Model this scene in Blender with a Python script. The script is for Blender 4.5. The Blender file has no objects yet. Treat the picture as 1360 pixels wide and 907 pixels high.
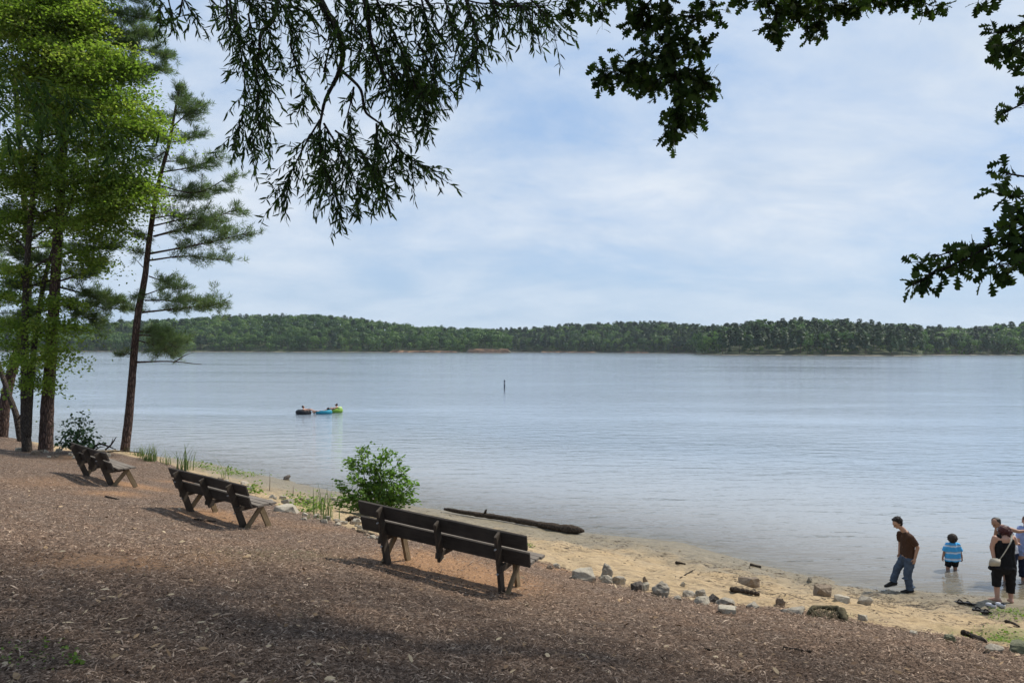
import bpy, bmesh, math, random
import numpy as np
from mathutils import Vector, Matrix, Quaternion
PI = math.pi
RS = np.random.RandomState(7)
random.seed(7)
scene = bpy.context.scene
COL = scene.collection

# ------------------------------------------------------------------ camera
CAM_Z = 5.2
F = 1021.0                       # focal length in photo pixels (photo 1360 x 907)
cam_d = bpy.data.cameras.new('camera')
cam_d.sensor_width = 36.0
cam_d.lens = 36.0 * F / 1360.0
cam_d.clip_start = 0.05
cam_d.clip_end = 12000.0
cam = bpy.data.objects.new('camera', cam_d)
COL.objects.link(cam)
CM = Matrix.Translation((0, 0, CAM_Z)) @ Matrix.Rotation(math.radians(90.56), 4, 'X') @ Matrix.Rotation(math.radians(0.17), 4, 'Z')
cam.matrix_world = CM
scene.camera = cam
R3 = np.array(CM.to_3x3())
ORG = np.array([0, 0, CAM_Z])


def ray(px, py):
    return R3 @ np.array([(px - 680.0) / F, -(py - 453.5) / F, -1.0])


def P(px, py, d):
    """point seen at photo pixel (px, py) at distance d along the view axis"""
    return ORG + ray(px, py) * d


def W(px, py):
    r = ray(px, py)
    return ORG + r * (-CAM_Z / r[2])


# ------------------------------------------------------------------ terrain
_wl = [(215, 608), (300, 627), (380, 639), (440, 652), (560, 674), (680, 692), (780, 707), (900, 722), (1000, 745),
       (1100, 758), (1180, 769), (1260, 779), (1360, 795)]
_w = [W(*p)[:2] for p in _wl]
_d0 = np.array([-27.3, 20.3]) / 34.02
WL = np.array([_w[0] + np.array([-300, 130]), _w[0] + np.array([-60, 36]), _w[0] + np.array([-26, 15.5]), _w[0] + np.array([-11, 6.2])] + _w +
              [_w[-1] + np.array([4, -2.2]), _w[-1] + np.array([12, -7.5]), _w[-1] + np.array([60, -50]), _w[-1] + np.array([300, -260])])


def sdist(X, Y, line):
    """signed distance to a polyline running from left-far to right-near; positive on the camera's side"""
    X = np.asarray(X, float); Y = np.asarray(Y, float)
    best = np.full(X.shape, 1e9); sign = np.ones(X.shape)
    for a, b in zip(line[:-1], line[1:]):
        d = b - a; L = d @ d
        t = np.clip(((X - a[0]) * d[0] + (Y - a[1]) * d[1]) / L, 0, 1)
        ex = X - (a[0] + t * d[0]); ey = Y - (a[1] + t * d[1])
        q = ex * ex + ey * ey
        sg = np.sign(d[1] * ex - d[0] * ey)       # right-hand side of travel direction is land (camera)
        m = q < best - 1e-9
        best = np.where(m, q, best); sign = np.where(m, sg, sign)
    return np.sqrt(best) * sign


def vnoise(x, y, seed=0):
    x = np.asarray(x, float); y = np.asarray(y, float)
    xi = np.floor(x).astype(np.int64); yi = np.floor(y).astype(np.int64)
    fx = x - xi; fy = y - yi
    fx = fx * fx * (3 - 2 * fx); fy = fy * fy * (3 - 2 * fy)

    def h(a, b):
        n = (a * 374761393 + b * 668265263 + seed * 982451653) & 0x7fffffff
        n = ((n ^ (n >> 13)) * 1274126177) & 0x7fffffff
        return ((n ^ (n >> 16)) & 0xffff) / 65535.0
    return (h(xi, yi) * (1 - fx) + h(xi + 1, yi) * fx) * (1 - fy) + (h(xi, yi + 1) * (1 - fx) + h(xi + 1, yi + 1) * fx) * fy - 0.5


def fbm(x, y, seed=0, oct=4):
    v = 0; a = 1.0; f = 1.0
    for k in range(oct):
        v = v + a * vnoise(x * f, y * f, seed + k); a *= 0.5; f *= 2.03
    return v


_PS = [-400, -60, -30, -12, -4, 0, 3, 5, 7, 9, 10, 11, 19.3, 24, 40, 120, 400]
_PZ = [-6.0, -4.0, -2.4, -0.95, -0.3, 0.0, 0.38, 0.80, 1.17, 1.66, 1.83, 1.98, 3.60, 4.2, 4.6, 6.5, 12]


_CT = [P(*c) for c in ((671, 787, 10.4), (519, 749, 11.1), (321, 700, 14.5), (251, 679.5, 15.5), (146, 645, 19.3), (113, 632, 20.5),      # bench feet
                       (168, 598, 31.0), (60, 600, 30.5), (37, 600, 30.5), (4, 579, 33.5), (113, 604, 28.5), (200, 612, 28.0), (1196, 786, 16.4), (1334, 800, 15.6))]
_CT = np.array(_CT); _CR = 2.6
_cz = np.interp(sdist(_CT[:, 0], _CT[:, 1], WL), _PS, _PZ)
_ck = np.exp(-((_CT[:, None, :2] - _CT[None, :, :2]) ** 2).sum(-1) / _CR ** 2)
_cw = np.linalg.solve(_ck + 0.03 * np.eye(len(_CT)), _CT[:, 2] - 0.05 * (np.arange(len(_CT)) < 12) - _cz)


def base_z(X, Y):
    X = np.asarray(X, float); Y = np.asarray(Y, float)
    s = sdist(X, Y, WL)
    z = np.interp(s, _PS, _PZ)
    for c, w in zip(_CT, _cw):
        z = z + w * np.exp(-((X - c[0]) ** 2 + (Y - c[1]) ** 2) / _CR ** 2)
    return z, s


def hit_base(px, py, fn):
    r = ray(px, py)
    t0, t1 = 2.0, 120.0
    ts = np.linspace(t0, t1, 1200)
    pts = ORG[None] + r[None] * ts[:, None]
    dz = pts[:, 2] - fn(pts[:, 0], pts[:, 1])
    k = int(np.argmax(dz < 0))
    if dz[k] >= 0:
        return W(px, py)
    f = dz[k - 1] / (dz[k - 1] - dz[k])
    return ORG + r * (ts[k - 1] + f * (ts[k] - ts[k - 1]))


_edge_px = [(-60, 572), (0, 580), (50, 593), (110, 600), (160, 604), (200, 611), (240, 622), (300, 645), (360, 668), (440, 692), (500, 714), (600, 728),
            (735, 752), (800, 772), (880, 795), (940, 803), (1000, 807), (1090, 815), (1140, 826), (1200, 842), (1280, 850), (1360, 868)]
ME = np.array([hit_base(px, py, lambda x, y: base_z(x, y)[0])[:2] for px, py in _edge_px])
ME = np.vstack([ME[0] + np.array([-200, 80]), ME[0] + np.array([-25, 10]), ME, ME[-1] + np.array([2, -1.6]), ME[-1] + np.array([12, -9]), ME[-1] + np.array([200, -150])])


def sstep(a, b, x):
    t = np.clip((x - a) / (b - a), 0, 1)
    return t * t * (3 - 2 * t)


def ground_z(X, Y):
    z, s = base_z(X, Y)
    e = sdist(X, Y, ME)
    m = sstep(-0.15, 0.25, e + 0.25 * fbm(X * 1.3, Y * 1.3, 5, 3))
    sand = (1 - m) * sstep(0.2, 1.5, s)
    z = z + 0.05 * m + m * (0.05 * fbm(X * 0.7, Y * 0.7, 11, 3) + 0.02 * fbm(X * 4, Y * 4, 15, 2))
    z = z + sand * (0.14 * fbm(X * 0.9, Y * 0.9, 21, 3) + 0.10 * fbm(X * 3.1, Y * 3.1, 25, 3) - 0.16 * np.clip(vnoise(X * 3.4 + 9, Y * 3.4, 55) - 0.12, 0, 1))
    z = z + sstep(1.5, 0.0, np.abs(s)) * 0.03 * fbm(X * 0.45, Y * 0.45, 31, 2)
    return z


def G(px, py):
    return hit_base(px, py, ground_z)


def gz(x, y):
    return float(ground_z(np.array([x]), np.array([y]))[0])


# ------------------------------------------------------------------ object helpers
def tag(o, label=None, cat=None, group=None, kind=None):
    if label: o['label'] = label
    if cat: o['category'] = cat
    if group: o['group'] = group
    if kind: o['kind'] = kind
    return o


def empty(name, loc=(0, 0, 0), label=None, cat=None, group=None):
    o = bpy.data.objects.new(name, None)
    o.empty_display_size = 0.2
    COL.objects.link(o)
    o.location = Vector([float(v) for v in loc])
    return tag(o, label, cat, group)


def link(name, me, mat=None, parent=None, smooth=False):
    o = bpy.data.objects.new(name, me)
    me.name = name
    COL.objects.link(o)
    if mat is not None and not me.materials: me.materials.append(mat)
    if parent is not None: o.parent = parent
    if smooth:
        me.polygons.foreach_set('use_smooth', [True] * len(me.polygons))
    return o


def copy_tree(o, parent=None):
    c = o.copy(); COL.objects.link(c)
    if parent is not None:
        c.parent = parent
    for ch in list(o.children):
        copy_tree(ch, c)
    return c


def np_mesh(name, verts, faces_flat, nper, attrs=None, smooth=False):
    """verts (N,3); faces_flat (M,nper) int"""
    me = bpy.data.meshes.new(name)
    verts = np.ascontiguousarray(verts, dtype=np.float32)
    faces_flat = np.ascontiguousarray(faces_flat, dtype=np.int32)
    M = faces_flat.shape[0]
    me.vertices.add(len(verts)); me.vertices.foreach_set('co', verts.ravel())
    me.loops.add(M * nper); me.loops.foreach_set('vertex_index', faces_flat.ravel())
    me.polygons.add(M); me.polygons.foreach_set('loop_start', np.arange(0, M * nper, nper, dtype=np.int32))
    if smooth: me.polygons.foreach_set('use_smooth', np.ones(M, dtype=bool))
    for k, v in (attrs or {}).items():
        a = me.attributes.new(k, 'FLOAT', 'POINT'); a.data.foreach_set('value', np.ascontiguousarray(v, dtype=np.float32))
    me.update(calc_edges=True)
    return me


class MB:
    """collects quads/tris (python lists) for small meshes"""
    def __init__(s): s.v = []; s.f = []

    def add(s, vs, fs):
        n = len(s.v); s.v += [tuple(float(c) for c in v) for v in vs]; s.f += [tuple(i + n for i in f) for f in fs]
        return s

    def mesh(s, name='mesh'):
        me = bpy.data.meshes.new(name); me.from_pydata(s.v, [], s.f); me.update(); return me

    def tube(s, pts, rad, n=8, jit=0.0, rs=RS, cap=True):
        pts = np.array(pts, float); rad = np.broadcast_to(np.array(rad, float), (len(pts),))
        t = np.gradient(pts, axis=0); t /= np.linalg.norm(t, axis=1)[:, None] + 1e-9
        ref = np.array([0, 0, 1.0]) if abs(t[0][2]) < 0.9 else np.array([1.0, 0, 0])
        u = np.cross(t[0], ref); u /= np.linalg.norm(u)
        base = len(s.v)
        for i in range(len(pts)):
            u = u - t[i] * (u @ t[i]); u /= np.linalg.norm(u) + 1e-9
            w = np.cross(t[i], u)
            for k in range(n):
                a = 2 * PI * k / n
                r = rad[i] * (1 + jit * rs.uniform(-1, 1))
                s.v.append(tuple(pts[i] + (u * math.cos(a) + w * math.sin(a)) * r))
        for i in range(len(pts) - 1):
            for k in range(n):
                a = base + i * n + k; b = base + i * n + (k + 1) % n
                s.f.append((a, b, b + n, a + n))
        if cap:
            s.f.append(tuple(base + k for k in reversed(range(n))))
            s.f.append(tuple(base + (len(pts) - 1) * n + k for k in range(n)))
        return s


def smooth_path(pts, n):
    """Catmull-Rom resample"""
    pts = np.array(pts, float)
    p = np.vstack([2 * pts[0] - pts[1], pts, 2 * pts[-1] - pts[-2]])
    out = []
    m = len(pts) - 1
    for q in np.linspace(0, m - 1e-6, n):
        i = int(q); t = q - i
        a, b, c, d = p[i], p[i + 1], p[i + 2], p[i + 3]
        out.append(0.5 * ((2 * b) + (-a + c) * t + (2 * a - 5 * b + 4 * c - d) * t * t + (-a + 3 * b - 3 * c + d) * t ** 3))
    return np.array(out)


# leaf templates: (x along length 0..1, y half width units, z curl), faces
T_DIAMOND = (np.array([[0, 0, 0], [0.45, 0.5, 0.06], [1, 0, -0.05], [0.45, -0.5, 0.06]]), np.array([[0, 1, 2, 3]]))
_st = [(0, .015), (.14, .05), (.24, .24), (.33, .09), (.45, .36), (.55, .12), (.68, .40), (.79, .17), (.9, .22), (1, .03)]
_lv = []; _lf = []
for _i, (_a, _b) in enumerate(_st):
    _adv = 0.05 if _b > 0.2 else 0
    _lv += [(_a + _adv, _b, 0.10 * _b - 0.25 * (_a - .4) ** 2), (_a, 0, -0.25 * (_a - .4) ** 2), (_a + _adv, -_b, 0.10 * _b - 0.25 * (_a - .4) ** 2)]
    if _i:
        q = 3 * _i
        _lf += [(q - 3, q, q + 1, q - 2), (q - 2, q + 1, q + 2, q - 1)]
T_LOBED = (np.array(_lv), np.array(_lf)[:, ::-1])
T_LANCE = (np.array([[0, 0, 0], [0.3, 0.5, 0.02], [0.65, 0.42, -0.02], [1, 0, -0.12], [0.65, -0.42, -0.02], [0.3, -0.5, 0.02]]),
           np.array([[0, 1, 2, 5], [2, 3, 4, 5]]))
T_CLUMP = (np.array([[-.5, -.35, 0], [-.1, -.5, .1], [.5, -.3, 0], [.42, .3, .08], [0, .5, .0], [-.45, .3, .1]]), np.array([[0, 1, 4, 5], [1, 2, 3, 4]]))


def leaf_mesh(name, pos, dr, nor, L, Wd, tmpl, rnd=None):
    pos = np.asarray(pos, float); N = len(pos)
    dr = dr / (np.linalg.norm(dr, axis=1)[:, None] + 1e-9)
    side = np.cross(nor, dr); side /= np.linalg.norm(side, axis=1)[:, None] + 1e-9
    up = np.cross(dr, side)
    L = np.broadcast_to(np.asarray(L, float), (N,)); Wd = np.broadcast_to(np.asarray(Wd, float), (N,))
    tv, tf = tmpl
    v = pos[:, None, :] + dr[:, None, :] * (tv[None, :, 0:1] * L[:, None, None]) + side[:, None, :] * (tv[None, :, 1:2] * Wd[:, None, None]) \
        + up[:, None, :] * (tv[None, :, 2:3] * L[:, None, None])
    k = len(tv)
    f = (tf[None] + (np.arange(N) * k)[:, None, None]).reshape(-1, tf.shape[1])
    if rnd is None: rnd = RS.rand(N)
    return np_mesh(name, v.reshape(-1, 3), f, tf.shape[1], {'rnd': np.repeat(rnd, k)})


def unit(n, rs=RS):
    v = rs.normal(size=(n, 3)); return v / np.linalg.norm(v, axis=1)[:, None]


# ------------------------------------------------------------------ node helpers
class NT:
    def __init__(s, mat):
        mat.use_nodes = True
        s.nt = mat.node_tree; s.nt.nodes.clear()

    def n(s, t, _in=None, **kw):
        nd = s.nt.nodes.new(t)
        for k, v in kw.items(): setattr(nd, k, v)
        for k, v in (_in or {}).items():
            sk = nd.inputs[k]
            if isinstance(v, bpy.types.NodeSocket): s.nt.links.new(v, sk)
            else: sk.default_value = v
        return nd

    def l(s, a, b): s.nt.links.new(a, b)

    def ramp(s, fac, stops, interp='LINEAR'):
        r = s.n('ShaderNodeValToRGB'); r.color_ramp.interpolation = interp
        el = r.color_ramp.elements
        while len(el) < len(stops): el.new(0.5)
        for e, (p, c) in zip(el, stops):
            e.position = p
            e.color = (c, c, c, 1) if not hasattr(c, '__len__') else (*c[:3], 1)
        s.l(fac, r.inputs[0]); return r.outputs[0]

    def noise(s, vec, scale, detail=4, rough=0.55, dist=0.0):
        return s.n('ShaderNodeTexNoise', {'Vector': vec, 'Scale': scale, 'Detail': detail, 'Roughness': rough, 'Distortion': dist}).outputs[0]

    def math(s, op, a, b=0.0, clamp=False):
        return s.n('ShaderNodeMath', {0: a, 1: b}, operation=op, use_clamp=clamp).outputs[0]

    def mix(s, fac, a, b, bt='MIX'):
        nd = s.n('ShaderNodeMix', data_type='RGBA', blend_type=bt, clamp_factor=True)
        for sk, v in ((nd.inputs[0], fac), (nd.inputs[6], a), (nd.inputs[7], b)):
            if isinstance(v, bpy.types.NodeSocket): s.l(v, sk)
            elif hasattr(v, '__len__'): sk.default_value = (*v[:3], 1)
            else: sk.default_value = v
        return nd.outputs[2]

    def attr(s, name): return s.n('ShaderNodeAttribute', attribute_name=name).outputs['Fac']

    def coord(s, which='Object', scale=None, rot=None):
        c = s.n('ShaderNodeTexCoord').outputs[which]
        if scale is not None or rot is not None:
            m = s.n('ShaderNodeMapping', {'Vector': c})
            if scale is not None: m.inputs['Scale'].default_value = scale
            if rot is not None: m.inputs['Rotation'].default_value = rot
            c = m.outputs[0]
        return c

    def bump(s, h, strength=0.5, dist=0.02, normal=None):
        b = s.n('ShaderNodeBump', {'Height': h, 'Strength': strength, 'Distance': dist})
        if normal is not None: s.l(normal, b.inputs['Normal'])
        return b.outputs[0]

    def out(s, sh, vol=None):
        o = s.n('ShaderNodeOutputMaterial'); s.l(sh, o.inputs[0])


def principled(nt, col, rough=0.8, normal=None, spec=0.3, **kw):
    b = nt.n('ShaderNodeBsdfPrincipled')
    for key, v in [('Base Color', col), ('Roughness', rough), ('Specular IOR Level', spec)] + list(kw.items()):
        if isinstance(v, bpy.types.NodeSocket): nt.l(v, b.inputs[key])
        elif hasattr(v, '__len__'): b.inputs[key].default_value = (*v[:3], 1)
        else: b.inputs[key].default_value = v
    if normal is not None: nt.l(normal, b.inputs['Normal'])
    return b.outputs[0]


def new_mat(name):
    m = bpy.data.materials.new(name); return m, NT(m)


def mat_simple(name, c1, c2=None, scale=6.0, rough=0.8, bump=0.0, bscale=40.0, spec=0.3, stretch=(1, 1, 1)):
    m, t = new_mat(name)
    co = t.coord('Object', stretch)
    c2 = c2 or tuple(v * 0.75 for v in c1)
    nz = t.noise(co, scale, 5, 0.6)
    col = t.ramp(nz, [(0.3, c2), (0.7, c1)])
    nr = t.bump(t.noise(co, bscale, 4, 0.6), bump, 0.02) if bump else None
    t.out(principled(t, col, rough, nr, spec)); return m


def mat_leaf(name, c1, c2, trans=0.35, c3=None, spec=0.2):
    m, t = new_mat(name)
    r = t.attr('rnd')
    stops = [(0.1, c1), (0.75, c2)] + ([(0.97, c3)] if c3 else [])
    col = t.ramp(r, stops)
    d = principled(t, col, 0.55, None, spec)
    tc = t.mix(1.0, col, (0.92, 1.2, 0.5), 'MULTIPLY')
    tr = t.n('ShaderNodeBsdfTranslucent', {'Color': tc}).outputs[0]
    mx = t.n('ShaderNodeMixShader', {0: trans, 1: d, 2: tr}).outputs[0]
    t.out(mx); return m


def mat_bark(name, c1, c2, sc=1.0):
    m, t = new_mat(name)
    co = t.coord('Object', (9 * sc, 9 * sc, 2.2 * sc))
    v = t.n('ShaderNodeTexVoronoi', {'Vector': co, 'Scale': 1.6}, feature='DISTANCE_TO_EDGE').outputs[0]
    nz = t.noise(co, 2.5, 6, 0.65)
    h = t.math('ADD', t.ramp(v, [(0.0, 0.0), (0.25, 1.0)]), t.math('MULTIPLY', nz, 0.7))
    col = t.ramp(t.math('MULTIPLY', h, 0.6), [(0.15, c2), (0.85, c1)])
    t.out(principled(t, col, 0.9, t.bump(h, 0.9, 0.04), 0.15)); return m


def mat_wood(name, c1, c2, c3):
    m, t = new_mat(name)
    co = t.coord('Object', (2.0, 26, 26))
    nz = t.noise(co, 1.5, 6, 0.65, 0.4)
    big = t.noise(t.coord('Object'), 2.2, 4, 0.6)
    col = t.mix(t.ramp(big, [(0.35, 0.0), (0.7, 1.0)]), t.ramp(nz, [(0.3, c2), (0.65, c1)]), c3)
    t.out(principled(t, col, 0.85, t.bump(nz, 0.5, 0.01), 0.2)); return m
# ------------------------------------------------------------------ light
SUN_AZ = math.radians(62)        # to the right of the view direction
SUN_EL = math.radians(56)
sd = Vector((math.sin(SUN_AZ) * math.cos(SUN_EL), math.cos(SUN_AZ) * math.cos(SUN_EL), math.sin(SUN_EL)))
sl = bpy.data.lights.new('sun', 'SUN'); sl.energy = 3.7; sl.angle = math.radians(3.0); sl.color = (1.0, 0.94, 0.84)
so = bpy.data.objects.new('sun', sl); COL.objects.link(so)
so.rotation_euler = (-sd).to_track_quat('-Z', 'Y').to_euler()

world = bpy.data.worlds.new('World'); scene.world = world; world.use_nodes = True
t = NT(world)
sky = t.n('ShaderNodeTexSky', sky_type='NISHITA', sun_disc=False, sun_elevation=SUN_EL, sun_rotation=SUN_AZ, altitude=100, air_density=1.0, dust_density=1.5, ozone_density=1.5)
gen = t.n('ShaderNodeTexCoord').outputs['Generated']
sep = t.n('ShaderNodeSeparateXYZ', {0: gen})
zz = t.math('ADD', t.math('MAXIMUM', sep.outputs[2], 0.0), 0.30)
cx = t.math('DIVIDE', sep.outputs[0], zz); cy = t.math('DIVIDE', sep.outputs[1], zz)
cv = t.n('ShaderNodeCombineXYZ', {0: cx, 1: cy, 2: 0.0}).outputs[0]
mp = t.n('ShaderNodeMapping', {'Vector': cv, 'Rotation': (0, 0, math.radians(-24)), 'Scale': (1.0, 1.35, 1.0), 'Location': (3.1, 1.7, 0)}).outputs[0]
n1 = t.noise(mp, 1.0, 9, 0.6, 0.35)
n2 = t.noise(mp, 2.6, 7, 0.62, 0.3)
cover = t.ramp(t.math('ADD', t.math('MULTIPLY', n1, 0.72), t.math('MULTIPLY', n2, 0.28)), [(0.37, 0.05), (0.48, 0.62), (0.60, 1.0)])
shade = t.ramp(n2, [(0.3, (4.6, 5.45, 6.6)), (0.7, (6.0, 6.58, 7.35))])
skyc = t.mix(1.0, sky.outputs[0], (1.0, 1.0, 1.05), 'MULTIPLY')
blue = t.mix(0.70, skyc, (2.9, 4.4, 6.7))
cover = t.math('MULTIPLY', cover, t.ramp(sep.outputs[2], [(0.30, 1.0), (0.75, 0.62)]))
colr = t.mix(cover, blue, shade)
hz = t.ramp(sep.outputs[2], [(0.0, 1.0), (0.16, 0.0)])
colr = t.mix(t.math('MULTIPLY', hz, 0.55), colr, (4.4, 5.6, 6.85))
bg = t.n('ShaderNodeBackground', {'Color': colr, 'Strength': 0.095})
wo = t.n('ShaderNodeOutputWorld'); t.l(bg.outputs[0], wo.inputs[0])

scene.view_settings.view_transform = 'Standard'
scene.view_settings.look = 'None'
scene.view_settings.exposure = 0.42
scene.view_settings.gamma = 1.0
scene.view_settings.use_curve_mapping = False
scene.render.engine = 'CYCLES'
cy_ = scene.cycles
cy_.max_bounces = 6; cy_.diffuse_bounces = 3; cy_.glossy_bounces = 3; cy_.transparent_max_bounces = 12; cy_.transmission_bounces = 3
cy_.caustics_reflective = False; cy_.caustics_refractive = False
cy_.use_denoising = True
cy_.sample_clamp_indirect = 6.0

# ------------------------------------------------------------------ ground sheet
def axis(lo, hi, step, far, grow=1.16):
    core = list(np.arange(lo, hi, step)); a = []; b = []
    x = lo; s = step
    while x > -far: s *= grow; x -= s; a.append(x)
    x = core[-1]; s = step
    while x < far: s *= grow; x += s; b.append(x)
    return np.array(a[::-1] + core + b)


ax = axis(-13.0, 10.5, 0.11, 2500.0); ay = axis(4.6, 25.0, 0.11, 2500.0)
XX, YY = np.meshgrid(ax, ay)
ZZ = ground_z(XX, YY)
ss = sdist(XX, YY, WL); ee = sdist(XX, YY, ME)
ZZ = np.where(ss < -150, -6.0, ZZ)


def blobs(lst):
    out = np.zeros(XX.shape)
    for px, py, r, k in lst:
        g = G(px, py)
        out = np.maximum(out, k * np.exp(-((XX - g[0]) ** 2 + (YY - g[1]) ** 2) / (r * r)))
    return out


bare = blobs([(585, 748, 1.0, 1.2), (640, 766, .9, 1.2), (300, 720, .5, .4), (260, 740, .8, .35), (560, 742, .5, .8), (690, 765, .5, .6), (280, 682, .7, .9), (300, 690, .6, .8), (180, 645, .8, 1), (150, 655, .7, .8),
              (100, 608, .9, .7), (230, 640, .6, .5), (130, 745, .7, .6), (170, 748, .6, .7), (80, 742, .6, .5), (60, 640, 1., .35), (740, 755, .5, .6), (420, 700, .8, .35), (350, 690, .7, .45)])
green = blobs([(1350, 850, .45, 1), (1310, 848, .3, .6), (1360, 838, .35, .9), (1350, 812, .3, .9), (1335, 810, .25, .6), (1120, 815, .25, .5), (10, 880, .5, .7), (60, 875, .35, .5),
               (400, 735, .6, .35), (330, 735, .6, .35), (410, 668, .6, .7), (310, 628, .8, .6), (1100, 820, .3, .5), (1275, 845, .3, .5)])
wrack = blobs([(15, 588, 1.6, 1), (60, 597, 1.5, 1), (100, 601, 1.5, 1), (140, 603, 1.3, .9), (170, 604, 1.2, .8), (1190, 800, .6, .8), (1230, 806, .6, .8), (1270, 808, .6, .8), (940, 752, .5, .6), (970, 765, .5, .7), (1010, 785, .5, .8), (1030, 790, .4, .8), (1150, 795, .5, .7), (830, 725, .7, .5), (760, 725, .6, .5)])
nx, ny = len(ax), len(ay)
idx = np.arange(nx * ny).reshape(ny, nx)
quads = np.stack([idx[:-1, :-1], idx[:-1, 1:], idx[1:, 1:], idx[1:, :-1]], -1).reshape(-1, 4)
gm = np_mesh('ground', np.stack([XX, YY, ZZ], -1).reshape(-1, 3), quads, 4,
             {'edge': ee.ravel().clip(-50, 50), 'shore': ss.ravel().clip(-50, 50), 'bare': bare.ravel(), 'green': green.ravel(), 'wrack': wrack.ravel()}, True)

m_ground, t = new_mat('ground')
co = t.coord('Object')
nA = t.noise(co, 1.6, 5, 0.6); nB = t.noise(co, 9, 6, 0.65); nC = t.noise(co, 45, 5, 0.7)
e = t.attr('edge')
ej = t.math('ADD', e, t.math('MULTIPLY', t.math('SUBTRACT', nB, 0.5), 1.1))
mm = t.ramp(t.math('ADD', t.math('MULTIPLY', ej, 1.6), 0.5, True), [(0.25, 0.0), (0.75, 1.0)])
# mulch: layers of chip-like cells in three directions
def chips(rot, sx, sy):
    cc = t.n('ShaderNodeMapping', {'Vector': co, 'Rotation': (0, 0, rot), 'Scale': (sx, sy, 10)}).outputs[0]
    return t.n('ShaderNodeTexVoronoi', {'Vector': cc, 'Scale': 1.0, 'Randomness': 1.0})
v1 = chips(0.4, 22, 70); v2 = chips(1.7, 26, 80); v3 = chips(2.6, 18, 62)
sel = t.ramp(t.noise(co, 14, 2, 0.5), [(0.42, 0.0), (0.5, 1.0)])
sel2 = t.ramp(t.noise(t.coord('Object', None, (0, 0, 1.0)), 11, 2, 0.5), [(0.45, 0.0), (0.53, 1.0)])
vc = t.mix(sel2, t.mix(sel, v1.outputs['Color'], v2.outputs['Color']), v3.outputs['Color'])
vd = t.mix(sel2, t.mix(sel, v1.outputs['Distance'], v2.outputs['Distance']), v3.outputs['Distance'])
sv = t.n('ShaderNodeSeparateColor', {0: vc}).outputs[0]
mul = t.ramp(sv, [(0.0, (0.056, 0.037, 0.026)), (0.45, (0.148, 0.102, 0.074)), (0.8, (0.285, 0.208, 0.155)), (1.0, (0.48, 0.38, 0.29))])
mul = t.mix(t.ramp(nA, [(0.35, 0.0), (0.7, 0.75)]), mul, t.mix(1.0, mul, (1.06, 0.95, 0.86), 'MULTIPLY'))
bfac = t.math('MULTIPLY', t.attr('bare'), t.ramp(nB, [(0.30, 0.35), (0.60, 1.4)]), True)
clay = t.ramp(nC, [(0.3, (0.30, 0.155, 0.075)), (0.7, (0.52, 0.31, 0.165))])
mul = t.mix(t.math('MULTIPLY', bfac, 0.92), mul, clay)
gfac = t.math('MULTIPLY', t.attr('green'), t.ramp(nB, [(0.35, 0.1), (0.6, 1.1)]), True)
grn = t.ramp(nC, [(0.3, (0.07, 0.10, 0.025)), (0.7, (0.17, 0.21, 0.06))])
# sand
sand = t.ramp(nB, [(0.25, (0.28, 0.208, 0.122)), (0.75, (0.48, 0.365, 0.225))])
sand = t.mix(t.ramp(nA, [(0.4, 0.0), (0.7, 0.55)]), sand, (0.44, 0.31, 0.165))
sand = t.mix(t.math('MULTIPLY', t.ramp(nC, [(0.56, 0.0), (0.68, 1.0)]), 0.5), sand, (0.20, 0.135, 0.07))
sh = t.attr('shore')
shj = t.math('ADD', sh, t.math('MULTIPLY', t.math('SUBTRACT', nA, 0.5), 2.2))
wet = t.ramp(t.math('MULTIPLY', shj, 0.25, True), [(0.0, 1.0), (0.40, 0.9), (0.85, 0.0)])
wetc = t.ramp(nB, [(0.3, (0.17, 0.145, 0.098)), (0.7, (0.25, 0.21, 0.14))])
sand = t.mix(wet, sand, wetc)
# wrack: strings of dark debris along the shore
wco = t.n('ShaderNodeMapping', {'Vector': co, 'Rotation': (0, 0, math.radians(36)), 'Scale': (0.9, 3.2, 1)}).outputs[0]
wr = t.ramp(t.noise(wco, 2.2, 8, 0.72, 1.2), [(0.51, 0.0), (0.60, 1.0)])
wr2 = t.math('MULTIPLY', t.math('MULTIPLY', wr, 1.3), t.math('ADD', t.math('MULTIPLY', t.attr('wrack'), 1.0), 0.40), True)
sand = t.mix(wr2, sand, (0.075, 0.058, 0.042))
colr = t.mix(mm, sand, mul)
colr = t.mix(t.math('MULTIPLY', gfac, 0.85), colr, grn)
hh = t.mix(mm, t.math('ADD', t.math('MULTIPLY', nB, 0.8), t.math('MULTIPLY', nC, 0.35)), t.math('SUBTRACT', 1.0, t.math('MULTIPLY', vd, 0.9)))
nrm = t.bump(hh, 1.0, 0.05)
rgh = t.mix(t.math('MULTIPLY', wet, t.math('SUBTRACT', 1.0, mm)), (0.92,) * 3, (0.45,) * 3)
t.out(principled(t, colr, rgh, nrm, 0.2))
tag(link('ground', gm, m_ground), kind='structure')

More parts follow.
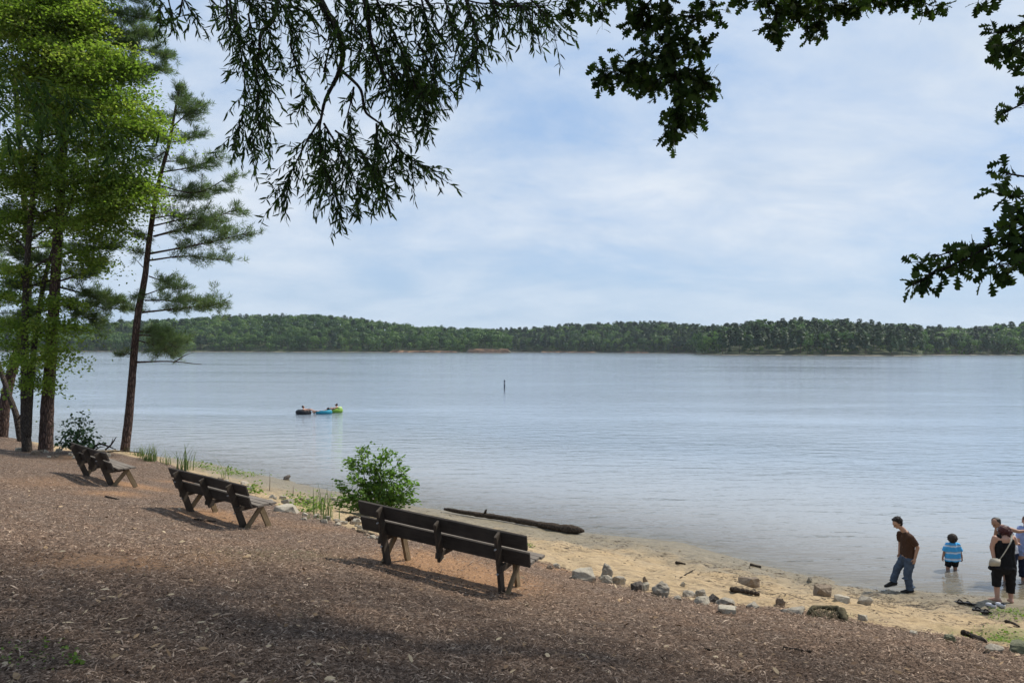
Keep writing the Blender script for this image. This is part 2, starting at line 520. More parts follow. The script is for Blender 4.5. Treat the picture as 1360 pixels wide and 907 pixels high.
# ------------------------------------------------------------------ lake water
wx = axis(-32.0, 22.0, 0.4, 9000.0, 1.12); wy = axis(9.0, 46.0, 0.4, 9000.0, 1.12)
WX, WY = np.meshgrid(wx, wy)
wz = np.clip(-ground_z(WX, WY), -1, 8); wz = np.where(np.hypot(WX, WY) > 400, 8, wz)
sw = sdist(WX, WY, WL)
keep = sw < 2.5
idx = np.arange(WX.size).reshape(WX.shape)
q = np.stack([idx[:-1, :-1], idx[:-1, 1:], idx[1:, 1:], idx[1:, :-1]], -1).reshape(-1, 4)
kq = keep.ravel()[q].any(1); q = q[kq]
wm = np_mesh('lake_water', np.stack([WX, WY, np.zeros_like(WX)], -1).reshape(-1, 3), q, 4, {'depth': wz.ravel()}, True)
m_water, t = new_mat('lake_water')
co = t.coord('Object')
rt = math.radians(-20)
mA = t.n('ShaderNodeMapping', {'Vector': co, 'Rotation': (0, 0, rt), 'Scale': (0.55, 1.5, 1)}).outputs[0]
mB = t.n('ShaderNodeMapping', {'Vector': co, 'Rotation': (0, 0, rt + 0.35), 'Scale': (0.8, 2.4, 1)}).outputs[0]
mL = t.n('ShaderNodeMapping', {'Vector': co, 'Rotation': (0, 0, math.radians(-6)), 'Scale': (0.010, 0.034, 1)}).outputs[0]
patch = t.ramp(t.noise(mL, 1.0, 4, 0.6), [(0.38, 0.18), (0.62, 1.0)])
w1 = t.noise(mA, 0.9, 3, 0.5, 0.4); w2 = t.noise(mB, 2.6, 3, 0.55, 0.3)
hgt = t.math('MULTIPLY', t.math('ADD', w1, t.math('MULTIPLY', w2, 0.30)), patch)
dep = t.attr('depth')
nb = t.bump(hgt, 1.0, 0.095)
wrough = t.ramp(t.math('MULTIPLY', dep, 0.125, True), [(0.02, 0.04), (0.3, 0.09), (0.9, 0.12)])
murk = t.math('SUBTRACT', 1.0, t.math('POWER', 2.718, t.math('MULTIPLY', dep, -5.5)), True)
tr = t.n('ShaderNodeBsdfTransparent', {'Color': (0.93, 0.93, 0.88, 1)}).outputs[0]
dcol = t.ramp(t.math('MULTIPLY', dep, 0.5, True), [(0.0, (0.29, 0.265, 0.225)), (0.22, (0.285, 0.295, 0.295)), (0.75, (0.245, 0.295, 0.345))])
df = t.n('ShaderNodeBsdfDiffuse', {'Color': dcol}).outputs[0]
body = t.n('ShaderNodeMixShader', {0: murk, 1: tr, 2: df}).outputs[0]
fr = t.n('ShaderNodeFresnel', {'IOR': 1.333, 'Normal': nb}).outputs[0]
gl = t.n('ShaderNodeBsdfGlossy', {'Color': (0.97, 0.98, 1.0, 1), 'Roughness': wrough, 'Normal': nb}).outputs[0]
fin = t.n('ShaderNodeMixShader', {0: fr, 1: body, 2: gl}).outputs[0]
t.out(fin)
tag(link('lake_water', wm, m_water), kind='structure')
# ------------------------------------------------------------------ far shore: hills, banks, woods
def yh(px): return 463.5 + (px - 680) * 0.00297


def shore_line(lst, n):
    """photo pixels of a far waterline -> world points along the shore, n samples"""
    a = np.array(lst, float)
    px = np.linspace(a[0, 0], a[-1, 0], n); py = np.interp(px, a[:, 0], a[:, 1])
    return px, np.array([W(x, y)[:2] for x, y in zip(px, py)])


m_hill = mat_simple('hill', (0.055, 0.07, 0.03), (0.03, 0.04, 0.02), 0.05, 0.95)
m_bank, t = new_mat('far_bank')
cc = t.coord('Object', (0.05, 0.05, 0.6))
a_ = t.attr('clay')
nz = t.noise(cc, 3.0, 6, 0.65)
sandc = t.ramp(nz, [(0.35, (0.10, 0.085, 0.06)), (0.65, (0.32, 0.27, 0.20))])
clayc = t.ramp(t.noise(t.coord('Object', (0.25, 0.25, 0.8)), 1.0, 6, 0.7), [(0.35, (0.13, 0.075, 0.045)), (0.65, (0.33, 0.20, 0.12))])
t.out(principled(t, t.mix(a_, sandc, clayc), 0.95))

m_wood_a = mat_leaf('far_foliage', (0.028, 0.062, 0.022), (0.085, 0.150, 0.042), 0.33, (0.14, 0.19, 0.06))
m_wood_b = mat_leaf('far_pine_foliage', (0.020, 0.044, 0.026), (0.050, 0.088, 0.040), 0.28, (0.09, 0.13, 0.05))
m_wood_c = mat_leaf('far_bright_foliage', (0.07, 0.12, 0.025), (0.14, 0.20, 0.05), 0.3, (0.20, 0.27, 0.08))
m_wood_d = mat_leaf('far_light_foliage', (0.055, 0.105, 0.028), (0.13, 0.205, 0.052), 0.36, (0.17, 0.22, 0.07))


def tree_pts(rs, kind, nq=110):
    """unit-height tree: positions, outward normals, sizes (crown from 0.25 to 1.0 of the height); width relative to height"""
    if kind == 'pine':
        z = rs.uniform(0.35, 1.0, nq) ** 0.9
        r = 0.25 * np.sqrt(np.clip((1.02 - z) / 0.62, 0, 1)) * np.clip((z - 0.25) / 0.2, 0, 1) * rs.uniform(0.5, 1.1, nq)
        a = rs.uniform(0, 2 * PI, nq)
        p = np.stack([r * np.cos(a), r * np.sin(a), z], -1)
        nrm = p - np.array([0, 0, 0.5]); sz = rs.uniform(0.06, 0.12, nq)
    else:
        lobes = [(np.array([rs.uniform(-.2, .2), rs.uniform(-.2, .2), rs.uniform(.45, .80)]), rs.uniform(.13, .2)) for _ in range(6)] + [(np.array([0, 0, .60]), .34)] * 3
        k = rs.randint(0, len(lobes), nq)
        u = rs.normal(size=(nq, 3)); u /= np.linalg.norm(u, axis=1)[:, None]; u[:, 2] = np.abs(u[:, 2]) * 0.9 - 0.15 * rs.rand(nq)
        c = np.array([lobes[i][0] for i in k]); r = np.array([lobes[i][1] for i in k]) * rs.uniform(.75, 1.05, nq)
        p = c + u * r[:, None]; nrm = u; sz = rs.uniform(0.055, 0.10, nq)
        low = rs.rand(nq) < 0.22
        p[low, 2] *= rs.uniform(0.1, 0.7, low.sum())
    return p, nrm, sz


def woods_mesh(name, trees, rs, nq=110):
    """trees: list of (x, y, z, height, kind, tone)"""
    A = []; Nn = []; S = []; Rn = []
    for (x, y, z, h, kind, tone) in trees:
        p, nrm, sz = tree_pts(rs, kind, nq)
        A.append(p * h + np.array([x, y, z])); Nn.append(nrm); S.append(sz * h)
        Rn.append(np.clip(tone + rs.uniform(-.16, .16, len(p)), 0, 1))
    A = np.concatenate(A); Nn = np.concatenate(Nn); S = np.concatenate(S); Rn = np.concatenate(Rn)
    Nn = Nn / (np.linalg.norm(Nn, axis=1)[:, None] + 1e-9) + 0.30 * unit(len(A), rs)
    dr = np.cross(Nn, unit(len(A), rs))
    return leaf_mesh(name, A, dr, Nn, S * 1.0, S * .9, T_CLUMP, Rn)


rsF = np.random.RandomState(41)
# (name, waterline px, skyline px (y of tree tops), depth of wood behind the shore, samples, clay px ranges)
REGIONS = [
    ('woods_left', [(-60, 466.4), (100, 466.8), (300, 467.3), (520, 467.9), (600, 468.2), (679, 468.6)],
     [(-60, 430), (100, 431), (150, 428), (200, 424), (250, 420), (300, 417), (350, 416), (430, 413.5), (470, 419), (510, 423), (560, 429), (600, 432), (640, 433), (660, 436), (672, 447), (678, 462)],
     [(520, 605, 2.6), (622, 679, 5.2)], 'left headland'),
    ('woods_middle', [(650, 467.6), (800, 468.4), (900, 469.2), (990, 470.4)],
     [(650, 434), (700, 433.5), (740, 429), (800, 425), (850, 424), (900, 427), (950, 431), (990, 432)], [(720, 790, 1.5), (830, 860, 1.8)], 'middle shore'),
    ('woods_right', [(925, 470.8), (960, 471.6), (1100, 472.3), (1200, 472.6), (1225, 472.4)],
     [(925, 440), (950, 431), (970, 427), (1000, 424), (1050, 422), (1100, 422.5), (1130, 426), (1180, 430), (1225, 435)], [], 'right headland'),
    ('woods_far_right', [(1195, 471.4), (1300, 471.6), (1440, 472.0)],
     [(1195, 434), (1230, 434), (1300, 436.5), (1320, 433), (1360, 432), (1440, 430)], [], 'far right shore'),
]
front_protos = {}
trunk_me = MB().tube([(0, 0, -.02), (.004, 0, .3), (0, .004, .75)], [.018, .013, .004], 6).mesh('trunk')
trunk_me.materials.append(mat_simple('far_bark', (.13, .10, .08), (.07, .055, .045), 8, .9))
for kind in ('pine', 'broad', 'light', 'broad2'):
    p_rs = np.random.RandomState(hash(kind) % 1 + {'pine': 3, 'broad': 4, 'light': 5, 'broad2': 6}[kind])
    kk = 'pine' if kind == 'pine' else 'broad'
    me = woods_mesh('shore_tree', [(0, 0, 0, 1.0, kk, 0.45)], p_rs, 190)
    me.materials.append({'pine': m_wood_b, 'broad': m_wood_a, 'light': m_wood_d, 'broad2': m_wood_a}[kind])
    front_protos[kind] = me

for name, wl, skyl, clay, where in REGIONS:
    n = 160
    px, line = shore_line(wl, n)
    dist = np.hypot(line[:, 0], line[:, 1])
    dirs = line / dist[:, None]
    skyl = np.array(skyl, float)
    ytop = np.interp(px, skyl[:, 0], skyl[:, 1])
    depthW = 170.0
    top = CAM_Z + (yh(px) - ytop) / F * (dist + depthW * 0.72)      # tree tops near the back
    hill_top = np.clip(top - 21.0, 2.0, None)
    # terrain strip: profile from the water's edge inland
    offs = np.array([-3.0, 0.0, 1.5, 4.0, 8.0, 30.0, 70.0, 120.0, 200.0, 420.0])
    prof = np.array([-1.5, 0.05, 0.5, 0.9, 1.0, 0.12, 0.45, 0.85, 1.0, 1.0])
    Vv = []; Cl = []
    bankh = np.full(n, 0.45); cl = np.zeros(n)
    for a, b, hgt in clay:
        w = sstep(a - 6, a + 6, px) * sstep(b + 6, b - 6, px) if False else ((px > a) & (px < b)).astype(float)
        bankh = np.maximum(bankh, w * hgt * (0.75 + 0.5 * (vnoise(px * 0.15, px * 0, 3) + .5))); cl = np.maximum(cl, w)
    for k, o in enumerate(offs):
        p = line + dirs * o + (dirs * (4.0 * vnoise(px * 0.12, px * 0 + k, 8))[:, None] if k > 0 else 0)
        if k < 2: z = np.full(n, prof[k])
        elif k < 5: z = bankh * prof[k]
        else: z = bankh + (hill_top - bankh) * prof[k]
        Vv.append(np.column_stack([p, z])); Cl.append(cl if k < 5 else cl * 0)
    V = np.stack(Vv); ni = np.arange(len(offs) * n).reshape(len(offs), n)
    qd = np.stack([ni[:-1, :-1], ni[:-1, 1:], ni[1:, 1:], ni[1:, :-1]], -1).reshape(-1, 4)
    hm = np_mesh('hill', V.reshape(-1, 3), qd, 4, {'clay': np.concatenate(Cl)}, True)
    hm.materials.append(m_hill); hm.materials.append(m_bank)
    mi = np.zeros((len(offs) - 1, n - 1), dtype=np.int32); mi[:4] = 1
    hm.polygons.foreach_set('material_index', mi.ravel())
    tag(link('hill', hm), kind='structure')
    # trees
    width = np.hypot(*(line[-1] - line[0]))
    groups = {'pine': [], 'broad': [], 'light': []}
    rows = 15
    for r in range(rows):
        off = 9 + r * 11.5
        cnt = int(width / 9.5)
        for k in range(cnt):
            u = (k + rsF.rand()) / cnt * (n - 1); i = min(int(u), n - 2); f = u - i
            o = off + rsF.uniform(-5, 5)
            p = (line[i] * (1 - f) + line[i + 1] * f) + (dirs[i] * (1 - f) + dirs[i + 1] * f) * o
            zt = np.interp(o, offs[4:], np.concatenate([[bankh[i]], bankh[i] + (hill_top[i] - bankh[i]) * prof[5:]]))
            pxi = px[i]
            if name == 'woods_left' and pxi > 674: continue
            pn = vnoise(p[0] * 0.012, p[1] * 0.012, 77) + 0.25 * vnoise(p[0] * .05, p[1] * .05, 78)
            pine = rsF.rand() < {'left headland': .12, 'middle shore': .5, 'right headland': .7, 'far right shore': .4}[where] + pn * 0.8
            kind = 'pine' if pine else ('light' if rsF.rand() < (0.5 if where == 'left headland' else 0.3) else 'broad')
            h = rsF.uniform(17, 24) if kind != 'pine' else rsF.uniform(18, 23.5)
            if r == 0: h *= rsF.uniform(0.35, 0.85)
            h = min(h, top[i] - zt + 2.5)
            if h < 4: continue
            tone = np.clip(0.45 + pn * 0.7 + rsF.uniform(-.38, .38), 0.02, 0.95)
            if r <= 1 and k % 2 == 0 and 85 < pxi < 1365:
                kk = kind if kind != 'broad' else ('broad', 'broad2')[k // 2 % 2]
                o_ = bpy.data.objects.new('pine_tree' if kind == 'pine' else 'shore_tree', None); COL.objects.link(o_)
                o_.location = (p[0], p[1], zt - 0.3); o_.scale = (h * rsF.uniform(.9, 1.25), h * rsF.uniform(.9, 1.25), h)
                o_.rotation_euler = (0, 0, rsF.uniform(0, 6.28))
                for nm_, me_ in (('crown', front_protos[kk]), ('trunk', trunk_me)):
                    ch_ = bpy.data.objects.new(nm_, me_); COL.objects.link(ch_); ch_.parent = o_
                tag(o_, ('dark distant pine' if kind == 'pine' else 'paler green distant tree' if kind == 'light' else 'mid green distant tree') + ' at the water\'s edge of the ' + where, 'tree',
                    'trees along the ' + where)
            else:
                groups[kind].append((p[0], p[1], zt - 0.3, h, 'pine' if pine else 'broad', tone))
    for kind, lst in groups.items():
        if not lst: continue
        me = woods_mesh('distant_woods', lst, rsF, 210)
        me.materials.append({'pine': m_wood_b, 'broad': m_wood_a, 'light': m_wood_d}[kind])
        tag(link('distant_woods', me), kind='stuff')
# two trees that stand out by their colour
for (tx, ty, th, lab) in ((1216, 470.6, 11.0, 'bright yellow green round tree low on the right headland'),
                          (141, 465.2, 17.0, 'bright green tree on the left headland beside the near trunks')):
    w_ = W(tx, ty + 1.6); me = woods_mesh('crown', [(0, 0, 0, th, 'broad', 0.5)], np.random.RandomState(int(tx)), 260); me.materials.append(m_wood_c)
    o_ = empty('shore_tree', (w_[0], w_[1], .5), lab, 'tree'); o_.scale = (1.35, 1.35, 1)
    link('crown', me, None, o_); tk = bpy.data.objects.new('trunk', trunk_me); COL.objects.link(tk); tk.parent = o_; tk.scale = (th, th, th)

# ------------------------------------------------------------------ marker post in the lake and the floats
m_pole = mat_simple('marker_paint', (0.10, 0.12, 0.15), (0.06, 0.07, 0.09), 5, 0.5)
m_white = mat_simple('white_plastic', (0.75, 0.76, 0.78), (0.66, 0.67, 0.7), 5, 0.4)
c = W(670, 516.8)
bo = empty('marker_post', (c[0], c[1], 0), 'slim dark marker post standing in the lake', 'marker post')
link('post', MB().tube([(0, 0, -1.2), (0, 0, .02), (0, 0, .55), (0, 0, 1.12)], [.10, .10, .10, .10], 14).mesh(), m_pole, bo)
link('band', MB().tube([(0, 0, .62), (0, 0, .64), (0, 0, .92), (0, 0, .94)], [.102, .106, .106, .102], 14).mesh(), mat_simple('marker_band', (0.26, 0.28, 0.31), (0.2, 0.22, 0.25), 5, 0.5), bo)
link('cap', MB().tube([(0, 0, 1.12), (0, 0, 1.16), (0, 0, 1.22)], [.112, .112, .03], 14).mesh(), m_pole, bo)


def torus_mesh(R, r, sx=1.0, sy=1.0, n=36, k=14, fat=None):
    mb = MB(); vs = []
    for i in range(n):
        a = 2 * PI * i / n
        rr = r * (1 + (fat(a) if fat else 0))
        for j in range(k):
            b = 2 * PI * j / k
            vs.append(((R + rr * math.cos(b)) * math.cos(a) * sx, (R + rr * math.cos(b)) * math.sin(a) * sy, rr * math.sin(b) + (rr - r) * .6))
    fs = [(i * k + j, (i + 1) % n * k + j, (i + 1) % n * k + (j + 1) % k, i * k + (j + 1) % k) for i in range(n) for j in range(k)]
    return mb.add(vs, fs).mesh()


def vinyl(name, c): return mat_simple(name, c, tuple(v * .85 for v in c), 3, 0.6, 0, 40, 0.2)


def at_water(px, py):
    w_ = W(px, py); return np.array([w_[0], w_[1], 0.0])


pA = at_water(403.5, 549.8); pB = at_water(429.5, 549.4); pC = at_water(446, 547.8)
tA = empty('swim_ring', pA, 'black inflatable ring floating on the lake with a bather lying in it', 'inflatable ring')
link('ring', torus_mesh(.40, .19, 1.05, 1.0, fat=lambda a: -.12 * math.cos(a)), vinyl('black_vinyl', (.012, .014, .018)), tA, True).location = (0, 0, .13)
link('valve', MB().tube([(.40, -.12, .30), (.40, -.12, .345)], [.022, .016], 8).mesh(), m_white, tA)
tB = empty('float_lounger', pB, 'turquoise inflatable lounger floating beside the black ring', 'inflatable lounger')
link('body', torus_mesh(.42, .17, 1.12, .95, fat=lambda a: .22 * math.cos(a)), vinyl('turquoise_vinyl', (.015, .20, .29)), tB, True).location = (0, 0, .09)
bm = bmesh.new(); bmesh.ops.create_cube(bm, size=1); bmesh.ops.scale(bm, vec=(.95, .7, .06), verts=bm.verts)
bmesh.ops.bevel(bm, geom=bm.edges[:], offset=.02, segments=2, affect='EDGES'); me = bpy.data.meshes.new('mattress'); bm.to_mesh(me); bm.free()
link('mattress', me, vinyl('pale_turquoise_vinyl', (.06, .33, .43)), tB).location = (0, 0, .08)
tC = empty('swim_ring', pC, 'lime green inflatable ring floating at the end of the turquoise lounger', 'inflatable ring')
link('ring', torus_mesh(.33, .17, 1.0, 1.0, fat=lambda a: .45 * math.cos(a)), vinyl('lime_vinyl', (.20, .34, .05)), tC, True).location = (0, 0, .12)
link('headrest', torus_mesh(.17, .11, .6, 1.3), vinyl('pale_lime_vinyl', (.40, .54, .22)), tC, True).location = (.33, 0, .36)

# ------------------------------------------------------------------ air over the lake
bm = bmesh.new(); bmesh.ops.create_cube(bm, size=1); bmesh.ops.scale(bm, vec=(6600, 6600, 119), verts=bm.verts)
hm = bpy.data.meshes.new('haze'); bm.to_mesh(hm); bm.free()
m_haze = bpy.data.materials.new('haze'); t = NT(m_haze)
vp = t.n('ShaderNodeVolumePrincipled', {'Color': (0.80, 0.90, 1.0, 1), 'Density': 0.00006, 'Anisotropy': 0.3})
oo = t.n('ShaderNodeOutputMaterial'); t.l(vp.outputs[0], oo.inputs['Volume'])
hz_o = link('haze', hm, m_haze); hz_o.location = (0, 0, 52); tag(hz_o, kind='stuff')
# ------------------------------------------------------------------ benches
m_bwood = mat_wood('weathered_shaded_wood', (0.050, 0.042, 0.035), (0.025, 0.021, 0.018), (0.072, 0.061, 0.051))  # weathered brown with the shade of the unlit backs put into the colour
m_seat = mat_wood('weathered_seat_wood', (0.17, 0.145, 0.12), (0.10, 0.085, 0.07), (0.21, 0.18, 0.15))
m_leg = mat_wood('sunlit_leg_wood', (0.19, 0.14, 0.08), (0.10, 0.074, 0.045), (0.26, 0.195, 0.12))  # tan stands for sunlight on legs and braces, painted into the wood
m_post = mat_wood('shaded_post_wood', (0.062, 0.049, 0.038), (0.032, 0.026, 0.021), (0.088, 0.070, 0.054))  # rear posts take the same shade, darkened in the wood tone itself
m_steel = mat_simple('galvanised_steel', (0.35, 0.35, 0.35), (0.25, 0.25, 0.25), 20, 0.4)


def board(p0, p1, w, th, wdir, bev=.006, rs=RS, warp=.0):
    """a sawn board from p0 to p1, w wide along wdir, th thick; grain runs along local X of the mesh coordinates"""
    p0 = Vector(p0); p1 = Vector(p1); d = p1 - p0; L = d.length; d.normalize()
    wd = Vector(wdir); wd = (wd - d * wd.dot(d)).normalized(); n = d.cross(wd)
    bm = bmesh.new(); bmesh.ops.create_cube(bm, size=1)
    bmesh.ops.scale(bm, vec=(L, w, th), verts=bm.verts)
    bmesh.ops.bevel(bm, geom=bm.edges[:], offset=bev, segments=2, affect='EDGES')
    es = [e for e in bm.edges if abs((e.verts[0].co - e.verts[1].co).x) > L * .5]
    bmesh.ops.subdivide_edges(bm, edges=es, cuts=7)
    for v in bm.verts:
        f = v.co.x / L
        v.co.z += warp * (1 - 4 * f * f); v.co.y += rs.uniform(-.002, .002); v.co.z += rs.uniform(-.0015, .0015)
    me = bpy.data.meshes.new('board'); bm.to_mesh(me); bm.free()
    M = Matrix((d, wd, n)).transposed().to_4x4(); M.translation = (p0 + p1) / 2
    return me, M


BM = {}


def add_board(name, mat, root, *a, **k):
    me, M = board(*a, **k); o = link(name, me, mat, root); o.matrix_basis = M; BM[o.name] = M; return o


HALF = 0.90; FULL = 1.29


def make_bench(root, seed):
    rs = np.random.RandomState(seed)
    j = lambda s=.008: rs.uniform(-s, s)
    # y = towards the lake, z up; rear post leans back from its foot
    foot = np.array([0.06, -0.06]); topp = np.array([-0.335, 0.86])
    pv = (topp - foot) / np.linalg.norm(topp - foot); fw = np.array([pv[1], -pv[0]])      # perpendicular, towards the lake
    at = lambda q, off=0.0: foot + pv * q + fw * off
    for s in (-1, 1):
        x = s * HALF
        po = add_board('back_post', m_post, root, (x, *at(-.12)), (x, *at(.985)), .135, .042, (0, *fw), rs=rs)
        add_board('seat_support', m_post, root, (x + s * .042, -.19, .36), (x + s * .042, .44, .385), .10, .040, (0, 0, 1), rs=rs)
        add_board('brace', m_leg, root, (x + s * .083, .02, -.07), (x + s * .083, .40, .38), .095, .040, (0, 1, -.6), rs=rs)
        add_board('front_leg', m_leg, root, (x + s * .002, .64, -.14), (x + s * .002, .40, .345), .115, .042, (0, 1, .3), rs=rs)
        for q in (.40, .80):
            c = at(q, -.0); b = MB().tube([(0, 0, -.03), (0, 0, .03)], [.013, .013], 8).mesh()
            bo_ = link('bolt', b, m_steel, po)
            bo_.matrix_basis = BM[po.name].inverted() @ (Matrix.Translation((x, *(at(q, -.072)))) @ Matrix.Rotation(math.radians(90), 4, 'X'))
    add_board('middle_post', m_post, root, (j(), *at(.34, -.0)), (j(), *at(.965, -.0)), .125, .042, (0, *fw), rs=rs)
    add_board('middle_block', m_post, root, (0, -.22, .345), (0, .36, .36), .085, .042, (0, 0, 1), rs=rs)
    off = .0675 + .021
    for q0 in (.50, .765):
        c = at(q0 + .105, off)
        add_board('backrest_board', m_bwood, root, (-FULL + j(.02), *c), (FULL + j(.02), *(c + np.array([0, j()]))), .224, .040, (0, *pv), warp=j(.008), rs=rs)
    for k, y in enumerate((-.045, .115, .275, .425)):
        if k == 0: continue
        add_board('seat_board', m_seat, root, (-FULL + j(.02), y, .462 - .02 + j(.003)), (FULL + j(.02), y + j(), .462 - .02 + j(.003)), .143, .040, (0, 1, 0), warp=j(.006), rs=rs)
    return root


bench_px = [((513, 749, 11.1), (665, 787, 10.4), 'nearest dark wooden bench, backed by the leafy green bush'),
            ((251, 679.5, 15.5), (321, 700, 14.5), 'middle dark wooden bench of the three facing the lake'),
            ((113, 632, 20.5), (146, 645, 19.3), 'farthest small wooden bench below the pine trunks')]
BENCH = []
for i, (l, r, lab) in enumerate(bench_px):
    a = P(*l); b = P(*r)
    mid = (a + b) / 2
    print('BENCH spacing', np.linalg.norm(b - a), mid)
    xd = Vector(b - a).normalized()
    yd = Vector((0, 0, 1)).cross(xd).normalized(); zd = xd.cross(yd)
    ro = empty('park_bench', mid, lab, 'bench', 'wooden benches facing the lake')
    M = Matrix((xd, yd, zd)).transposed().to_4x4(); M.translation = Vector(mid) + Vector((0, 0, .02)); ro.matrix_world = M @ Matrix.Scale(float(np.clip(np.linalg.norm(b - a) / (2 * HALF), .97, 1.04)), 4)
    make_bench(ro, 100 + i); BENCH.append(ro)
# ------------------------------------------------------------------ near trees
m_bark_pine = mat_bark('pine_bark', (0.15, 0.10, 0.082), (0.035, 0.024, 0.020))
m_bark_grey = mat_bark('grey_bark', (0.115, 0.092, 0.075), (0.035, 0.028, 0.024), 1.6)
m_bark_oak = mat_bark('oak_bark', (0.055, 0.045, 0.038), (0.016, 0.013, 0.011), 2.0)
m_needle = mat_leaf('pine_needles', (0.085, 0.118, 0.060), (0.180, 0.225, 0.112), 0.45, (0.25, 0.29, 0.15))
m_maple = mat_leaf('broad_leaves', (0.120, 0.170, 0.036), (0.265, 0.325, 0.070), 0.62, (0.32, 0.33, 0.09))
m_willow = mat_leaf('willow_oak_leaves', (0.022, 0.038, 0.014), (0.052, 0.080, 0.026), 0.50, (0.09, 0.13, 0.04), 0.06)
m_oak = mat_leaf('white_oak_leaves', (0.022, 0.038, 0.013), (0.050, 0.076, 0.024), 0.48, (0.085, 0.115, 0.034), 0.06)


def trunk_tube(mb, pts, r0, r1, n=40, flare=0.0, jit=.05, rs=RS, sides=14):
    p = smooth_path(pts, n); tt = np.linspace(0, 1, n)
    r = r0 + (r1 - r0) * tt
    if flare: r = r * (1 + flare * np.exp(-tt * 26))
    mb.tube(p, r, sides, jit, rs); return p


def needles(pts, dirs, rs, per=22, L=(.16, .26), w=.011, spread=.75):
    n = len(pts)
    p = np.repeat(pts, per, 0) + rs.normal(size=(n * per, 3)) * .025
    d = np.repeat(dirs, per, 0) * 0.7 + unit(n * per, rs) * spread + np.array([0, 0, .12])
    p = p + np.repeat(dirs, per, 0) * rs.uniform(-.14, .06, (n * per, 1))
    return p, d, unit(n * per, rs), rs.uniform(L[0], L[1], n * per), np.full(n * per, w), np.repeat(np.clip(rs.normal(.45, .22, n), 0, 1), per) + rs.uniform(-.12, .12, n * per)


def pine_branch(mb, a, b, rs, r=.035, sag=.0, nsub=12, tuft=None, droop=0.0, start=.35, sublen=.8):
    """limb from a to b with side twigs carrying tufts"""
    a = np.array(a, float); b = np.array(b, float); L = np.linalg.norm(b - a)
    mid = (a + b) / 2 + np.array([0, 0, sag * L]) + rs.normal(size=3) * L * .04
    p = smooth_path([a, mid, b], 12)
    mb.tube(p, np.linspace(r, r * .3, 12), 6, .08, rs)
    P_, D_ = tuft
    ax_ = (b - a) / L
    for k in range(nsub):
        f = start + (1 - start) * (k + rs.rand()) / nsub
        o = p[min(11, int(f * 11))]
        d = ax_ * rs.uniform(.2, .9) + rs.normal(size=3) * np.array([.75, .75, .28]) + np.array([0, 0, .12 - droop]); d /= np.linalg.norm(d)
        l = sublen * rs.uniform(.35, 1.0) * min(1.0, L / 1.8)
        q = smooth_path([o, o + d * l * .5 + np.array([0, 0, -.03]), o + d * l + np.array([0, 0, .05 * l])], 5)
        mb.tube(q, np.linspace(.012, .006, 5), 4, 0, rs)
        m = max(3, int(l / .095))
        for i in range(m):
            g = (i + 1) / m
            if g < .25: continue
            tp = o + d * l * g + rs.normal(size=3) * np.array([.09, .09, .06])
            P_.append(tp); D_.append(d + np.array([0, 0, .35]) + rs.normal(size=3) * .3)
    P_.append(b); D_.append(ax_)


def finish_pine(root, mb, tuft, rs, per=22, w=.011, name_bark=m_bark_pine):
    link('trunk', mb.mesh(), name_bark, root, True)
    if tuft[0]:
        P_, D_ = np.array(tuft[0]), np.array(tuft[1]); D_ /= np.linalg.norm(D_, axis=1)[:, None]
        q = needles(P_, D_, rs, per, w=w); link('crown', leaf_mesh('crown', *q[:5], T_DIAMOND, np.clip(q[5], 0, 1)), m_needle, root)


rsT = np.random.RandomState(99)
# --- the leaning pine at the water
dp = 31.0
Q = lambda x, y, dz=0.0: P(x, y, dp + dz)
root = empty('pine_tree', (0, 0, 0), 'slim leaning pine standing alone at the water behind the farthest bench', 'tree')
mb = MB(); tuft = ([], [])
tr_px = [(165, 618), (166, 598), (172, 545), (177, 483), (183.5, 416), (192, 371), (198, 321), (207, 262), (215, 226), (225, 190), (232, 150), (238, 118)]
trunk_tube(mb, [Q(*p) for p in tr_px], .185, .035, 60, .6, .06, rsT)
BR = [  # start px, end px, end depth offset, subs, r, sag
    ((199, 337), (332, 309), -1.0, 34, .045, .03), ((203, 314), (296, 303), .8, 22, .035, .03), ((198, 346), (305, 347), .3, 20, .04, .0),
    ((198, 367), (246, 384), -.5, 12, .03, .05), ((192, 399), (262, 399), .6, 20, .04, .04), ((192, 392), (240, 378), 1.0, 14, .03, .03),
    ((189, 415), (302, 402), -.8, 34, .045, -.03), ((181, 445), (234, 462), -.6, 34, .04, .06), ((181, 440), (222, 445), .5, 24, .035, .04),
    ((182, 452), (228, 472), .2, 18, .03, .04), ((178, 470), (160, 470), -.6, 7, .025, .0),
    ((215, 229), (293, 207), .5, 26, .035, -.02), ((212, 247), (314, 229), -.8, 28, .04, -.04), ((209, 262), (270, 262), .7, 22, .035, .03),
    ((205, 290), (262, 286), .9, 16, .03, .0), ((205, 314), (320, 276), -.3, 30, .045, -.05), ((204, 300), (290, 292), -1.2, 18, .035, .0),
    ((225, 190), (268, 178), .4, 16, .03, .0), ((228, 170), (264, 138), -.6, 18, .03, .0), ((222, 200), (196, 216), .4, 14, .03, .0),
    ((232, 150), (252, 128), .5, 14, .025, .0), ((236, 130), (238, 112), 0, 12, .02, .0), ((228, 165), (208, 150), -.4, 8, .025, .0),
    ((198, 335), (176, 332), .4, 9, .025, .0), ((193, 385), (176, 396), -.4, 6, .02, .0), ((218, 215), (250, 216), 1.2, 14, .03, .02), ((201, 320), (180, 310), -.5, 10, .025, .0), ((189, 415), (170, 408), .6, 9, .02, .0), ((208, 262), (188, 254), -.5, 12, .025, .0), ((226, 185), (204, 178), .8, 12, .02, .0), ((232, 150), (262, 152), -.6, 16, .025, .0)]
for s_, e_, dz, ns, r_, sg in BR:
    pine_branch(mb, Q(*s_), Q(*e_, dz), rsT, r_, sg, ns, tuft, start=.28, sublen=.95)
